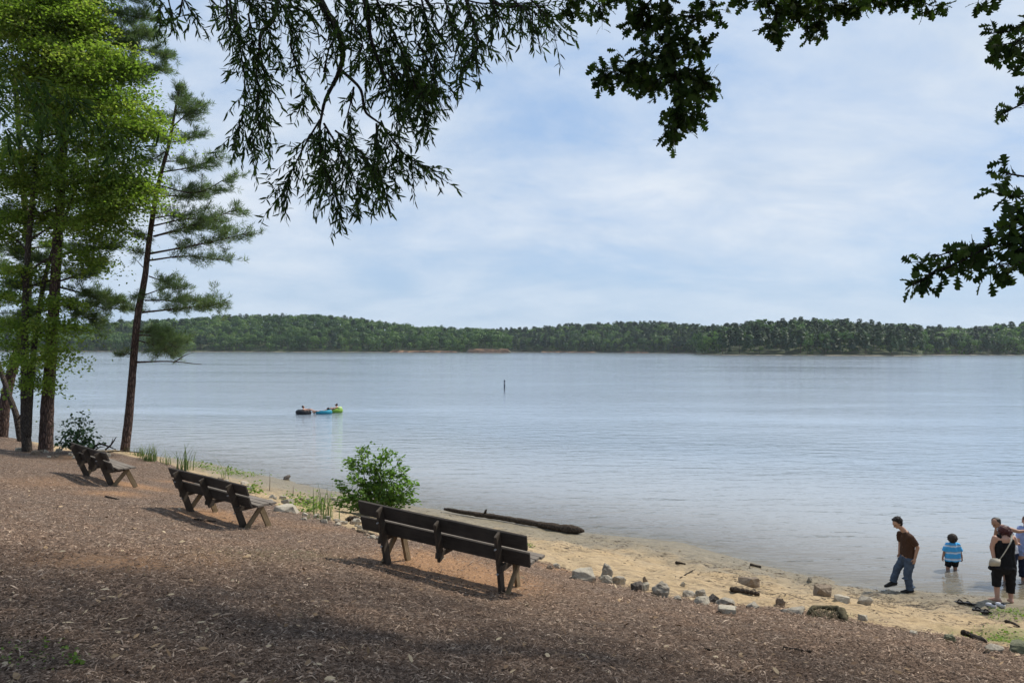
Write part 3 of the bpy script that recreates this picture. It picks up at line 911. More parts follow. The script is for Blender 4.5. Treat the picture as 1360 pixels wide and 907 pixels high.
# bare dead limb near the bottom
mb.tube(smooth_path([Q(180, 481), Q(226, 480, -.3), Q(268, 484, -.5)], 12), np.linspace(.045, .008, 12), 6, .1, rsT)
mb.tube(smooth_path([Q(232, 481, -.3), Q(246, 472, -.5), Q(258, 468, -.6)], 8), np.linspace(.025, .006, 8), 5, .1, rsT)
mb.tube(smooth_path([Q(190, 355), Q(176, 340, .3)], 5), np.linspace(.02, .006, 5), 5, 0, rsT)
finish_pine(root, mb, tuft, rsT, 19, .017)


def broad_crown(lobes, dp, rs, ncl=26, per=34, leaf=(.10, .16), scale=1.0, rad=.36):
    """lobes: (px, py, r px, depth offset)"""
    A = []; Nn = []; Rn = []; C = []
    for (x, y, r, dz) in lobes:
        c = P(x, y, dp + dz); rr = r / F * (dp + dz)
        n = max(5, int(ncl * (rr ** 2) * 0.75))
        u = unit(n, rs) * (rs.rand(n, 1) ** .28) * rr * np.array([1, 1, .95])
        for k in range(n):
            cc = c + u[k]; C.append(cc)
            tone = np.clip(rs.normal(.55, .24), 0, .95)
            q = rs.normal(size=(per, 3)) * np.array([rad, rad, rad * .26])
            q[:, 2] -= .35 * (q[:, 0] ** 2 + q[:, 1] ** 2) / rad * .5
            A.append(cc + q); Nn.append(rs.normal(size=(per, 3)) * .5 + np.array([0, 0, 1.0])); Rn.append(np.clip(tone + rs.uniform(-.2, .2, per), 0, 1))
    A = np.concatenate(A); Nn = np.concatenate(Nn); Rn = np.concatenate(Rn); N = len(A)
    dr = unit(N, rs) * np.array([1, 1, .5]) + np.array([0, 0, -.25])
    L = rs.uniform(leaf[0], leaf[1], N)
    return leaf_mesh('crown', A, dr, Nn, L, L * .8, T_CLUMP, Rn), np.array(C)


def limb_to(mb, tp, C, rs, n=18, r=.04):
    """limbs from the trunk path to some of the clump centres"""
    for k in rs.choice(len(C), min(n, len(C)), False):
        b = C[k]; i = int(np.argmin(np.abs(tp[:, 2] - (b[2] - .9)))); a = tp[i]
        mb.tube(smooth_path([a, (a + b) / 2 + np.array([0, 0, .25]), b], 9), np.linspace(r, .008, 9), 5, .1, rs)


# --- straight pine right of the fork-stemmed tree
dp = 30.5
root = empty('pine_tree', (0, 0, 0), 'straight thick pine trunk beside the dark shrub', 'tree')
mb = MB(); tuft = ([], [])
tp = trunk_tube(mb, [P(59, 620, dp), P(60.5, 598, dp), P(63, 540, dp), P(67, 480, dp), P(73, 380, dp), P(79, 280, dp), P(88, 160, dp), P(108, 20, dp), P(128, -110, dp)], .285, .10, 60, .35, .05, rsT)
for s_, e_, dz, ns in [((74, 380), (150, 400), .8, 26), ((74, 375), (140, 350), 1.2, 26), ((76, 340), (150, 325), .6, 26), ((72, 400), (130, 430), .3, 22), ((74, 370), (20, 380), .8, 26),
                       ((76, 345), (15, 330), 1.2, 26), ((78, 300), (10, 290), 1.0, 26), ((78, 300), (140, 290), 1.4, 22), ((72, 410), (25, 430), 1.0, 22), ((73, 395), (168, 412), 1.6, 20),
                       ((80, 270), (150, 250), 1.5, 18), ((80, 260), (20, 250), 1.6, 20),
                       ((100, 80), (205, 90), .6, 28), ((104, 50), (228, 75), .0, 30), ((108, 30), (212, 50), -.4, 28), ((112, 10), (205, 25), .8, 26), ((116, -20), (190, -5), .2, 26),
                       ((96, 110), (190, 104), 1.0, 26), ((120, -40), (215, -30), .4, 20), ((104, 60), (30, 40), 1.4, 20), ((112, 20), (40, 0), 1.4, 20)]:
    pine_branch(mb, P(*s_, dp), P(*e_, dp + dz), rsT, .05, -.03, ns, tuft, start=.35, sublen=1.0)
finish_pine(root, mb, tuft, rsT, 28, .018)

# --- fork-stemmed broadleaf with the bright foliage
dp = 30.0
root = empty('broadleaf_tree', (0, 0, 0), 'bright green broadleaf tree with a dark forked stem between two pine trunks', 'tree')
mb = MB()
tp = trunk_tube(mb, [P(37, 620, dp), P(36, 598, dp), P(33.5, 560, dp), P(33, 500, dp), P(33, 450, dp), P(36, 350, dp), P(46, 240, dp), P(60, 130, dp), P(80, 20, dp)], .20, .05, 60, .7, .06, rsT)
trunk_tube(mb, [P(36, 580, dp), P(38.5, 540, dp), P(42, 500, dp), P(48, 440, dp + .2), P(62, 360, dp + .4), P(90, 280, dp + .2), P(120, 200, dp)], .15, .04, 40, 0, .06, rsT)
lob = [(40, 40, 70, .5), (90, 50, 62, 0), (125, 100, 50, -.6), (150, 75, 26, -.6), (180, 155, 38, -.8), (205, 165, 18, -.9), (140, 160, 45, -.4), (95, 120, 50, .6), (40, 120, 55, .8), (80, 200, 55, 0),
       (150, 240, 42, -.6), (178, 262, 26, -.9), (120, 270, 45, -.2), (60, 280, 38, .4), (15, 220, 45, .6), (12, 300, 30, .8), (140, 300, 30, -.5), (165, 235, 32, -.6), (104, 338, 26, -.1), (36, 365, 24, .2),
       (72, 402, 22, -.4), (88, 432, 17, -.8), (58, 440, 16, -.6), (16, 434, 20, -.2), (72, 470, 14, -.9), (50, 476, 14, -.9), (10, 470, 22, .2), (48, 505, 9, -.6), (110, 30, 34, -.3), (20, 0, 50, .8), (90, 0, 50, .4), (6, 395, 18, .3)]
cm, C = broad_crown(lob, dp, rsT, 25, 190, (.068, .115), rad=.45)
limb_to(mb, tp, C, rsT, 40, .05)
link('trunk', mb.mesh(), m_bark_grey, root, True); link('crown', cm, m_maple, root)

# --- leaning reddish trunk at the frame edge, and the dead pole against it
dp = 34.0
root = empty('pine_tree', (0, 0, 0), 'leaning reddish trunk crossed by a bare pole at the picture edge', 'tree')
mb = MB(); tuft = ([], [])
trunk_tube(mb, [P(0, 600, dp), P(3, 574, dp), P(6, 540, dp), P(14, 500, dp), P(23, 470, dp), P(34, 420, dp), P(38, 340, dp), P(30, 240, dp), P(20, 100, dp)], .27, .10, 50, .4, .06, rsT)
for s_, e_, ns in [((34, 400), (-30, 380), 24), ((36, 370), (-20, 340), 24), ((37, 330), (90, 330), 22), ((34, 420), (-10, 440), 20), ((36, 300), (-20, 280), 22), ((33, 250), (-30, 230), 22), ((30, 230), (90, 220), 20)]:
    pine_branch(mb, P(*s_, dp), P(*e_, dp + rsT.uniform(0, 1.5)), rsT, .05, -.03, ns, tuft, start=.3, sublen=1.0)
finish_pine(root, mb, tuft, rsT, 28, .018)
root = empty('dead_trunk', (0, 0, 0), 'bare grey dead pole leaning across the reddish trunk at the picture edge', 'dead tree')
dp2 = 33.0
mb = MB(); trunk_tube(mb, [P(28, 592, dp2), P(26.5, 580, dp2), P(21, 550, dp2), P(12, 525, dp2 + .1), P(2, 496, dp2 + .2), P(-14, 450, dp2 + .3)], .14, .09, 30, .2, .05, rsT)
link('trunk', mb.mesh(), m_bark_grey, root, True)
mb = MB().tube(smooth_path([P(24, 556, dp2), P(26.5, 553, dp2 - .05), P(27, 551, dp2 - .1)], 5), np.linspace(.05, .03, 5), 6, .1, rsT)
link('branch_stub', mb.mesh(), m_bark_grey, root, True)

# ------------------------------------------------------------------ overhanging oaks
def spray(strokes, dfun, rs, step=.055, sub=(.16, .36), leaf=(.065, .105), lw=.2, gap=.024, tmpl=T_LANCE, grav=.75, hang=.35, mb=None, per_step=2, lsp=.55, ysc=1.0):
    A = []; Dd = []; Ls = []
    for st in strokes:
        wgt = 1.0
        if isinstance(st[0], (int, float)): wgt = st[0]; st = st[1:]
        dep = dfun(st)
        pts = np.array([P(x, y * ysc, dep + k) for (x, y), k in zip(st, np.linspace(0, rs.uniform(-.25, .25), len(st)))])
        p = smooth_path(pts, 40)
        seg = np.linalg.norm(np.diff(p, axis=0), axis=1).sum()
        if mb is not None: mb.tube(p, np.linspace(.009, .003, 40), 4, 0, rs)
        n = max(2, int(seg / step * wgt))
        for k in range(n):
            f = (k + rs.rand()) / n; i = min(38, int(f * 39)); o = p[i]; tg = p[i + 1] - p[i]; tg /= np.linalg.norm(tg) + 1e-9
            for _ in range(per_step):
                d = tg * .55 + rs.normal(size=3) * .5 + np.array([0, 0, -grav * rs.uniform(.3, 1.1)]); d /= np.linalg.norm(d)
                l = rs.uniform(*sub)
                m = max(2, int(l / gap))
                for q in range(m):
                    A.append(o + d * l * (q + .5) / m + rs.normal(size=3) * .006)
                    x = d * .75 + rs.normal(size=3) * lsp + np.array([0, 0, -hang]); Dd.append(x); Ls.append(rs.uniform(*leaf))
                if mb is not None: mb.tube(np.array([o, o + d * l * .5, o + d * l]), [.0035, .003, .0015], 3, 0, rs, False)
    return np.array(A), np.array(Dd), np.array(Ls)


W_LIMB = [([(300, -330), (380, -160), (421, -10), (446, 35), (455, 71), (449, 99), (432, 134), (425, 166)], .034, .010), ([(449, 90), (478, 118), (485, 148), (506, 166), (530, 195)], .014, .006),
          ([(330, -200), (368, -8), (347, 46), (345, 64), (340, 84)], .022, .008), ([(372, -60), (385, 3), (407, 18), (421, 39), (424, 60)], .012, .005), ([(400, -200), (480, -10), (490, 40), (500, 75), (520, 120)], .022, .006),
          ([(420, -220), (560, -10), (575, 30), (600, 70)], .02, .006), ([(480, -200), (640, -10), (700, 10), (735, 45)], .02, .005), ([(280, -250), (250, -40), (238, 20)], .02, .005), ([(320, -220), (305, -20), (318, 60)], .02, .005)]
W_ST = [[(300, -5), (303, 25), (308, 50)], [(312, 0), (318, 60), (325, 110), (322, 160), (306, 195)], [.9, (330, 20), (338, 80), (343, 140), (332, 200)],
        [.8, (345, 70), (352, 110), (350, 150), (360, 195)], [(370, 0), (385, 30), (398, 55)], [.8, (385, 60), (395, 95), (408, 125), (400, 155)], [(352, 20), (358, 50), (368, 70)],
        [(425, 165), (405, 200), (388, 235), (372, 272)], [1.2, (425, 170), (425, 215), (440, 255), (453, 290)], [1.3, (430, 170), (450, 205), (468, 240), (478, 262)], [1.2, (445, 180), (470, 200), (498, 235), (512, 262)],
        [1.2, (506, 166), (520, 195), (545, 218), (566, 232)], [1.2, (500, 170), (500, 205), (494, 240)], [.6, (470, 120), (465, 145), (456, 175)], [.9, (458, 15), (478, 50), (488, 90)],
        [1.5, (490, 35), (500, 80), (515, 115), (532, 160)], [1.5, (530, 50), (548, 90), (566, 120), (582, 130)], [1.4, (500, 0), (520, 40), (540, 85), (556, 130), (566, 165)], [1.4, (520, 100), (535, 125), (545, 160)],
        [1.2, (560, 0), (570, 45), (582, 85)], [1.2, (590, 0), (603, 35), (612, 65)], [.45, (612, 75), (613, 95), (611, 108)], [1.2, (618, 0), (630, 35), (634, 65), (628, 78)], [(650, 0), (660, 18), (670, 42)],
        [(680, 0), (698, 15), (708, 30)], [(705, 0), (722, 18), (738, 42)], [1.2, (600, -5), (640, 5), (690, 5), (725, 10)], [1.3, (440, -5), (480, 5), (530, 8), (580, 5)], [(420, -5), (432, 20), (440, 45)],
        [.9, (222, -8), (226, 10), (230, 22)], [.9, (242, -8), (250, 10), (260, 22)], [(205, -12), (212, 0), (216, 8)], [(270, -10), (285, 5), (292, 12)], [1.2, (310, -10), (350, 0), (400, -4)], [1.3, (555, 60), (575, 100), (560, 130)], [1.2, (510, 60), (530, 100), (560, 110)],
        [1.1, (455, 205), (440, 235), (420, 250)], [1.1, (480, 215), (510, 225), (535, 215)], [.9, (430, 100), (440, 60), (460, 40)]]
rsW = np.random.RandomState(5)
root = empty('willow_oak', (0, 0, 0), 'overhanging tree with narrow drooping dark leaves at the top of the view', 'tree')
mbT = MB(); tz = gz(-7.5, 1.0)
tp = trunk_tube(mbT, [(-7.5, 1.0, tz - .2), (-7.4, 1.2, tz + 2.5), (-7.1, 1.5, tz + 5), (-6.6, 2.0, tz + 7.5), (-6.0, 2.6, tz + 10)], .34, .12, 40, .4, .05, rsW)
link('trunk', mbT.mesh(), m_bark_oak, root, True)
hub = np.array([-6.7, 1.9, tz + 6.2])
DW = 6.4
for k, (pp, r0, r1) in enumerate(W_LIMB):
    d0 = DW + ((k + 2) % 3 - 1) * .25
    if pp[0][1] > 0:
        d0 = DW - .25; mb = MB().tube(smooth_path([P(x, y, d0) for x, y in pp], 40), np.linspace(r0, r1, 40), 7, .12, rsW)
    else:
        pts = [hub, hub * .45 + P(*pp[0], d0) * .55 + np.array([0, 0, .5])] + [P(x, y, d0) for x, y in pp]
        mb = MB(); p = smooth_path(pts, 90); mb.tube(p, np.concatenate([np.linspace(.07, r0, 40), np.linspace(r0, r1, 50)]), 7, .12, rsW)
    link('branch', mb.mesh(), m_bark_oak, root, True)
mbTw = MB()
A, Dd, Ls = spray(W_ST, lambda st: DW + rsW.uniform(-.45, .45), rsW, step=.058, leaf=(.06, .102), lw=.20, gap=.020, per_step=2, ysc=.965, mb=mbTw)
# bare fine twigs in the gap
for (x, y) in [(400, 60), (415, 75), (410, 95), (425, 90), (395, 80), (420, 110)]:
    o = P(x + rsW.uniform(-8, 25), y - 20, DW); e = P(x - rsW.uniform(5, 30), y + rsW.uniform(10, 30), DW + .1)
    mbTw.tube(smooth_path([o, (o + e) / 2 + rsW.normal(size=3) * .03, e], 8), np.linspace(.004, .0015, 8), 3, 0, rsW, False)
link('twigs', mbTw.mesh(), m_bark_oak, root)
# nearer spray of longer leaves at the left edge
W_LEFT = [[(-60, 95), (20, 120), (80, 135), (140, 160), (182, 203)], [(-60, 120), (10, 140), (60, 150), (95, 165)], [(-40, 60), (20, 90), (70, 110), (110, 140)], [(30, 100), (60, 130), (70, 160)], [(100, 135), (120, 160), (135, 185)], [(-40, 160), (0, 170), (40, 185)]]
A2, D2, L2 = spray(W_LEFT, lambda st: 4.6 + rsW.uniform(-.3, .3), rsW, step=.075, sub=(.12, .26), leaf=(.075, .115), gap=.03, per_step=1, hang=.5)
Wl = np.concatenate([np.full(len(A), .19), np.full(len(A2), .17)])
A = np.vstack([A, A2]); Dd = np.vstack([Dd, D2]); Ls = np.concatenate([Ls, L2])
print('willow leaves', len(A))
link('crown', leaf_mesh('crown', A, Dd, unit(len(A), rsW), Ls, Ls * Wl, T_LANCE), m_willow, root)

# white oak: lobed leaves, trunk outside the picture on the right
rsO = np.random.RandomState(12)
root = empty('white_oak', (0, 0, 0), 'overhanging oak with broad lobed dark leaves in the upper right', 'tree')
mbT = MB(); tz = gz(8.6, 4.2)
trunk_tube(mbT, [(8.6, 4.2, tz - .2), (8.5, 4.3, tz + 2.5), (8.3, 4.5, tz + 5), (8.0, 4.9, tz + 8), (7.6, 5.3, tz + 11)], .38, .13, 40, .4, .05, rsO)
link('trunk', mbT.mesh(), m_bark_oak, root, True)
O_A = [[1.2, (885, -10), (885, 30), (888, 70), (898, 105), (905, 140), (896, 165)], [(870, -5), (850, 15), (846, 25)], [1.1, (885, 60), (850, 80), (820, 95), (802, 98)], [1.2, (890, 80), (922, 95), (936, 108)], [(900, 20), (925, 22), (940, 15)],
       [1.1, (890, 100), (865, 108), (852, 108)], [(900, 145), (915, 155), (922, 148)], [1.1, (880, 70), (850, 95), (868, 112)], [1.2, (888, 40), (910, 60), (932, 70)], [1.2, (885, 30), (860, 35), (845, 20)], [1.2, (895, 110), (920, 120), (935, 116)], [(905, 150), (900, 172), (890, 172)],
       [(742, 12), (757, 18), (766, 18)], [(745, -8), (770, 2)], [(780, -5), (798, 8), (806, 6)], [(820, -8), (832, -2)]]
O_B = [[1.2, (1000, -8), (1028, 8), (1030, 35), (1028, 46)], [1.2, (1020, -5), (1055, 15), (1085, 28), (1080, 36)], [1.2, (1060, -5), (1105, 8), (1138, 12)], [(1130, -6), (1180, -2), (1225, 0)], [(1215, -5), (1236, 8), (1246, 6)], [(1040, 0), (1060, 8), (1090, 5)], [(970, -8), (985, -4)]]
O_C = [[(1385, 20), (1345, 40), (1318, 44)], [1.2, (1385, 50), (1350, 68), (1326, 76)], [1.2, (1385, 72), (1345, 84)], [(1300, -8), (1325, -4)], [(1385, 40), (1350, 55), (1330, 60)]]
O_D = [[(1390, 118), (1355, 140), (1325, 154)], [(1380, 130), (1360, 128), (1362, 122)], [(1350, 142), (1336, 150)]]
O_E = [[.9, (1385, 255), (1350, 262), (1322, 257)], [1.3, (1385, 290), (1330, 318), (1280, 345), (1240, 362), (1218, 376)], [.9, (1385, 238), (1345, 232), (1328, 226)], [1.3, (1385, 315), (1340, 340), (1312, 362)], [(1345, 290), (1352, 330), (1385, 365)],
       [1.1, (1300, 330), (1262, 335), (1218, 350)], [(1360, 300), (1330, 286)], [1.2, (1320, 325), (1290, 335), (1265, 362)], [1.2, (1385, 335), (1350, 350), (1330, 350)], [1.2, (1385, 275), (1355, 290), (1340, 300)]]
O_LIMB = [([(930, -260), (895, -80), (886, -10), (886, 40), (890, 80), (900, 120), (904, 150)], 9.0, .026, .006), ([(1010, -200), (1005, -40), (1030, 8), (1030, 40)], 9.0, .016, .005), ([(1150, -160), (1120, -30), (1060, 8)], 9.0, .014, .004), ([(1300, -120), (1260, -30), (1215, -2)], 9.0, .014, .004),
          ([(1560, -40), (1440, 20), (1385, 45), (1345, 62)], 7.0, .016, .004), ([(1560, 60), (1440, 100), (1385, 118), (1350, 142), (1328, 153)], 7.0, .012, .003), ([(1640, 180), (1480, 250), (1385, 290), (1330, 318), (1280, 345), (1225, 372)], 5.6, .016, .004), ([(1480, 250), (1400, 285), (1350, 262), (1325, 257)], 5.6, .010, .003)]
hub = np.array([8.2, 4.7, tz + 6.0])
for pp, d0, r0, r1 in O_LIMB:
    pts = [hub, hub * .5 + P(*pp[0], d0) * .5 + np.array([0, 0, .4])] + [P(x, y, d0) for x, y in pp]
    mb = MB(); mb.tube(smooth_path(pts, 80), np.concatenate([np.linspace(.07, r0, 36), np.linspace(r0, r1, 44)]), 7, .12, rsO)
    link('branch', mb.mesh(), m_bark_oak, root, True)
mbTw = MB(); AA = []; DDl = []; LL = []
for stl, d0, jj, lf, sb in ((O_A, 9.0, .35, (.10, .145), (.10, .26)), (O_B, 9.0, .3, (.10, .145), (.10, .22)), (O_C, 7.0, .2, (.10, .14), (.08, .16)), (O_D, 7.0, .15, (.075, .105), (.05, .12)), (O_E, 5.6, .18, (.085, .13), (.06, .13))):
    a_, d_, l_ = spray(stl, lambda st: d0 + rsO.uniform(-jj, jj), rsO, step=.060 if d0 > 8 else .062, sub=sb, leaf=lf, gap=.042, per_step=3 if d0 > 8 else 2, grav=.25, hang=.15, mb=mbTw, lsp=.75)
    AA.append(a_); DDl.append(d_); LL.append(l_)
link('twigs', mbTw.mesh(), m_bark_oak, root)
# the rest of the crown, above the picture: the roof of leaves that shades the slope in front
NC = 1000
cx_ = rsO.uniform(-3.0, 12.5, NC); cy_2 = rsO.uniform(3.0, 13.5, NC); cz_ = rsO.uniform(10.2, 15.0, NC)
ok = (cz_ - CAM_Z) / np.maximum(cy_2 - 1.0, .1) > .60
ok &= ((cx_ - 5) / 8.5) ** 2 + ((cy_2 - 7.5) / 6.2) ** 2 + ((cz_ - 12) / 3.6) ** 2 < 1.0
cc_ = np.stack([cx_, cy_2, cz_], -1)[ok]
per = 36
q = np.repeat(cc_, per, 0) + rsO.normal(size=(len(cc_) * per, 3)) * np.array([.5, .5, .28])
AA.append(q); DDl.append(unit(len(q), rsO)); LL.append(rsO.uniform(.14, .2, len(q)))
mbL = MB()
for k in rsO.choice(len(cc_), 60, False):
    b = cc_[k]; a = np.array([7.9, 5.0, tz + rsO.uniform(6, 10)])
    mbL.tube(smooth_path([a, (a + b) / 2 + np.array([0, 0, .5]), b], 10), np.linspace(.06, .012, 10), 5, .1, rsO)
link('limbs', mbL.mesh(), m_bark_oak, root, True)
A = np.vstack(AA); Dd = np.vstack(DDl); Ls = np.concatenate(LL)
print('oak leaves', len(A), 'roof clusters', len(cc_))
nor = unit(len(A), rsO) + np.array([0, -.35, .5])
link('crown', leaf_mesh('crown', A, Dd, nor, Ls, Ls * .95, T_LOBED), m_oak, root)
# ------------------------------------------------------------------ shrubs, grasses
rsS = np.random.RandomState(23)
m_shrub = mat_leaf('shrub_leaves', (0.085, 0.150, 0.032), (0.185, 0.295, 0.06), 0.50, (0.28, 0.37, 0.11))
m_shrub_dark = mat_leaf('dark_shrub_leaves', (0.030, 0.060, 0.028), (0.065, 0.115, 0.05), 0.3, (0.10, 0.16, 0.07))
m_grass = mat_leaf('grass_blades', (0.075, 0.11, 0.035), (0.14, 0.19, 0.065), 0.3, (0.24, 0.26, 0.11))
m_weed = mat_leaf('weed_leaves', (0.10, 0.17, 0.022), (0.19, 0.27, 0.045), 0.4, (0.28, 0.34, 0.08))
m_stem = mat_simple('stem_bark', (0.10, 0.075, 0.05), (0.06, 0.045, 0.03), 20, 0.9)
m_dry = mat_simple('dry_stalk', (0.17, 0.125, 0.07), (0.11, 0.08, 0.05), 20, 0.9)


def depth_of(p): return float(np.dot(p - ORG, R3 @ np.array([0, 0, -1])))


def bush(name, label, base_px, tips, mat, leaf, per, rad, cat='shrub', stems=None, flat=.5):
    g = G(*base_px); d = depth_of(g)
    root = empty(name, g, label, cat)
    mb = MB(); A = []; Nn = []; Rn = []
    for (x, y, w) in tips:
        t_ = P(x, y, d + rsS.uniform(-.28, .28)); b = g + rsS.normal(size=3) * np.array([.05, .05, 0])
        p = smooth_path([b, (b + t_) / 2 + rsS.normal(size=3) * .05, t_], 10) - g
        mb.tube(p, np.linspace(.013, .004, 10), 5, 0, rsS)
        for f in (.45, .65, .82, 1.0):
            n = int(per * w * (.5 + .6 * f)); c = p[min(9, int(f * 9.99))]
            q = rsS.normal(size=(n, 3)) * rad * np.array([1, 1, flat])
            A.append(c + q); Nn.append(rsS.normal(size=(n, 3)) * .55 + np.array([0, 0, 1])); Rn.append(np.clip(rsS.normal(.5, .13) + rsS.uniform(-.25, .25, n), 0, 1))
    A = np.concatenate(A); Nn = np.concatenate(Nn); N = len(A)
    A[:, 2] = np.maximum(A[:, 2], .03)
    dr = A * np.array([1, 1, .2]) + unit(N, rsS) * .5; dr[:, 2] -= .25
    L = rsS.uniform(*leaf, N)
    link('stems', mb.mesh(), m_stem, root); link('foliage', leaf_mesh('foliage', A, dr, Nn, L, L * .62, T_CLUMP, np.concatenate(Rn)), mat, root)
    return root


bush('green_shrub', 'round leafy bright green bush behind the nearest bench', (500, 686),
     [(466, 612, 1), (480, 600, 1), (470, 632, 1), (456, 648, 1), (490, 618, 1.2), (505, 610, 1), (516, 602, 1), (520, 625, 1.2), (536, 622, 1), (541, 638, 1), (546, 652, .7), (527, 645, 1.2), (505, 640, 1.5), (485, 645, 1.5),
      (470, 660, 1.2), (490, 668, 1.4), (515, 662, 1.4), (535, 664, 1), (478, 618, .8), (455, 662, .7), (510, 676, 1), (500, 625, 1.2), (530, 608, .4), (462, 618, .5), (449, 640, .4), (551, 640, .4), (486, 594, .5), (548, 664, .6), (444, 668, .5), (508, 598, .4)], m_shrub, (.065, .115), 44, .11)
bush('dark_shrub', 'small dark airy shrub between the pine trunks and the leaning pine', (103, 602),
     [(110, 549, .7), (98, 556, .8), (84, 562, .6), (112, 560, .8), (118, 570, .8), (92, 572, 1), (104, 575, 1), (126, 580, .7), (80, 580, .7), (112, 585, 1), (96, 588, 1), (132, 588, .5), (84, 590, .8), (122, 592, .8)], m_shrub_dark, (.10, .16), 15, .16, flat=.3)


def grass(label, base_px, n, h, spread, mat=m_grass, name='grass_tuft', lean=.6, w=.016):
    g = G(*base_px); N = n
    A = np.zeros((N, 3)); mbv = []; mbf = []; rn = []
    for k in range(N):
        o = rsS.normal(size=2) * spread * .35; hh = h * rsS.uniform(.3, 1.0); a = rsS.uniform(0, 2 * PI); l = lean * rsS.uniform(.2, 1.2) * hh
        sd_ = np.array([-math.sin(a), math.cos(a), 0]); base = len(mbv)
        for q in range(5):
            f = q / 4; c = np.array([o[0] + math.cos(a) * l * f * f, o[1] + math.sin(a) * l * f * f, hh * f * (1 - .12 * f)]) ; ww = w * (1 - f) ** .7 * .5 + .001
            mbv += [c + sd_ * ww, c - sd_ * ww]
        for q in range(4): mbf.append((base + 2 * q, base + 2 * q + 1, base + 2 * q + 3, base + 2 * q + 2))
        rn += [rsS.rand()] * 10
    me = np_mesh('blades', np.array(mbv), np.array(mbf), 4, {'rnd': np.array(rn)})
    o = empty(name, g - np.array([0, 0, .02]), label, 'grass tuft'); link('foliage', me, mat, o); return o


grass('low grassy clump at the foot of the leaning pine', (184, 605), 70, .45, .5)
grass('dense upright grass clump right of the leaning pine', (199, 612), 80, .85, .45, w=.024)
grass('sparse slanting grass tuft in front of the dense clump', (220, 616), 16, .75, .3, lean=.7, w=.022)
grass('tall spiky yucca-like tuft behind the middle bench', (243, 624), 30, 1.35, .4, lean=.55, w=.035)
grass('few tall thin blades beside the waterline stones', (297, 636), 7, 1.1, .2, lean=.6, w=.024)
grass('tall thin reed stalks left of the green bush', (430, 686), 20, 1.0, .5, lean=.45, w=.026)
grass('shorter blades among stones beside the reed stalks', (424, 690), 26, .35, .6, lean=.6)


def weed(label, base_px, n, r, h, name='weed', leaf=(.05, .1)):
    g = G(*base_px)
    q = rsS.normal(size=(n, 3)) * np.array([r, r, 0]); q[:, 2] = np.abs(rsS.normal(size=n)) * h
    z = np.array([gz(g[0] + a[0], g[1] + a[1]) - g[2] for a in q]); q[:, 2] += z + .02
    L = rsS.uniform(*leaf, n)
    me = leaf_mesh('leaves', q, unit(n, rsS) * np.array([1, 1, .4]), rsS.normal(size=(n, 3)) * .4 + np.array([0, 0, 1]), L, L * .75, T_CLUMP)
    mb = MB()
    o = empty(name, g, label, 'weed'); link('foliage', me, m_weed, o); return o


weed('pale green creeping weed behind the middle bench top', (272, 622), 130, .45, .12)
weed('low green weed patch between two grass blades near the water', (312, 630), 190, .55, .10)
weed('small green weed at the right end of the middle bench', (337, 655), 110, .18, .16)
weed('broad leafy weed by the flat pale slab', (408, 672), 230, .42, .12)
weed('little weed beside the reed stalks', (412, 680), 90, .2, .1)
weed('yellow green weed fringe on sand left of the green bush', (452, 662), 80, .4, .06)
weed('tiny bright green seedling alone on the mulch near the camera', (97, 884), 26, .035, .035, leaf=(.02, .04))
weed('green tuft on mulch at the lower left corner', (18, 874), 130, .20, .02, leaf=(.012, .03))
weed('small green sprig on sand behind the nearest bench end', (703, 726), 40, .06, .03, leaf=(.03, .05))
weed('mossy growth on sand by the corner boulder', (1335, 852), 260, .22, .015, leaf=(.02, .045))
weed('green algae mat on sand near the white shoes', (1348, 815), 220, .25, .01, leaf=(.02, .045))
for px_, py_, hh in ((299 + 59, 652, .62), (389, 660, .35)):
    g = G(px_, py_); o = link('dry_stalk', MB().tube([(0, 0, -.03), (.01, 0, hh * .5), (.0, .02, hh)], [.012, .010, .005], 6).mesh(), m_dry); o.location = g
    tag(o, 'thin dry brown stalk standing in the sand ' + ('right of the middle bench' if hh > .5 else 'behind the flat pale slab'), 'stalk')

# ------------------------------------------------------------------ rocks
def mat_rock(name, c1, c2, c3):
    m, t = new_mat(name); co = t.coord('Object')
    n1 = t.noise(co, 9, 6, .65); n2 = t.noise(co, 42, 5, .7)
    col = t.mix(t.ramp(n2, [(.45, 0.0), (.7, .8)]), t.ramp(n1, [(.3, c2), (.68, c1)]), c3)
    t.out(principled(t, col, .88, t.bump(t.math('ADD', n1, t.math('MULTIPLY', n2, .4)), .8, .02), .2)); return m


m_rk = {'grey': mat_rock('grey_rock', (.31, .275, .22), (.17, .15, .12), (.40, .36, .295)), 'pale': mat_rock('pale_rock', (.40, .355, .28), (.27, .235, .18), (.46, .42, .34)),
        'brown': mat_rock('brown_rock', (.24, .185, .13), (.13, .10, .075), (.32, .25, .18)), 'dark': mat_rock('dark_rock', (.12, .10, .085), (.06, .05, .043), (.19, .165, .14)),
        'moss': mat_rock('mossy_rock', (.15, .16, .09), (.08, .08, .06), (.22, .21, .14))}


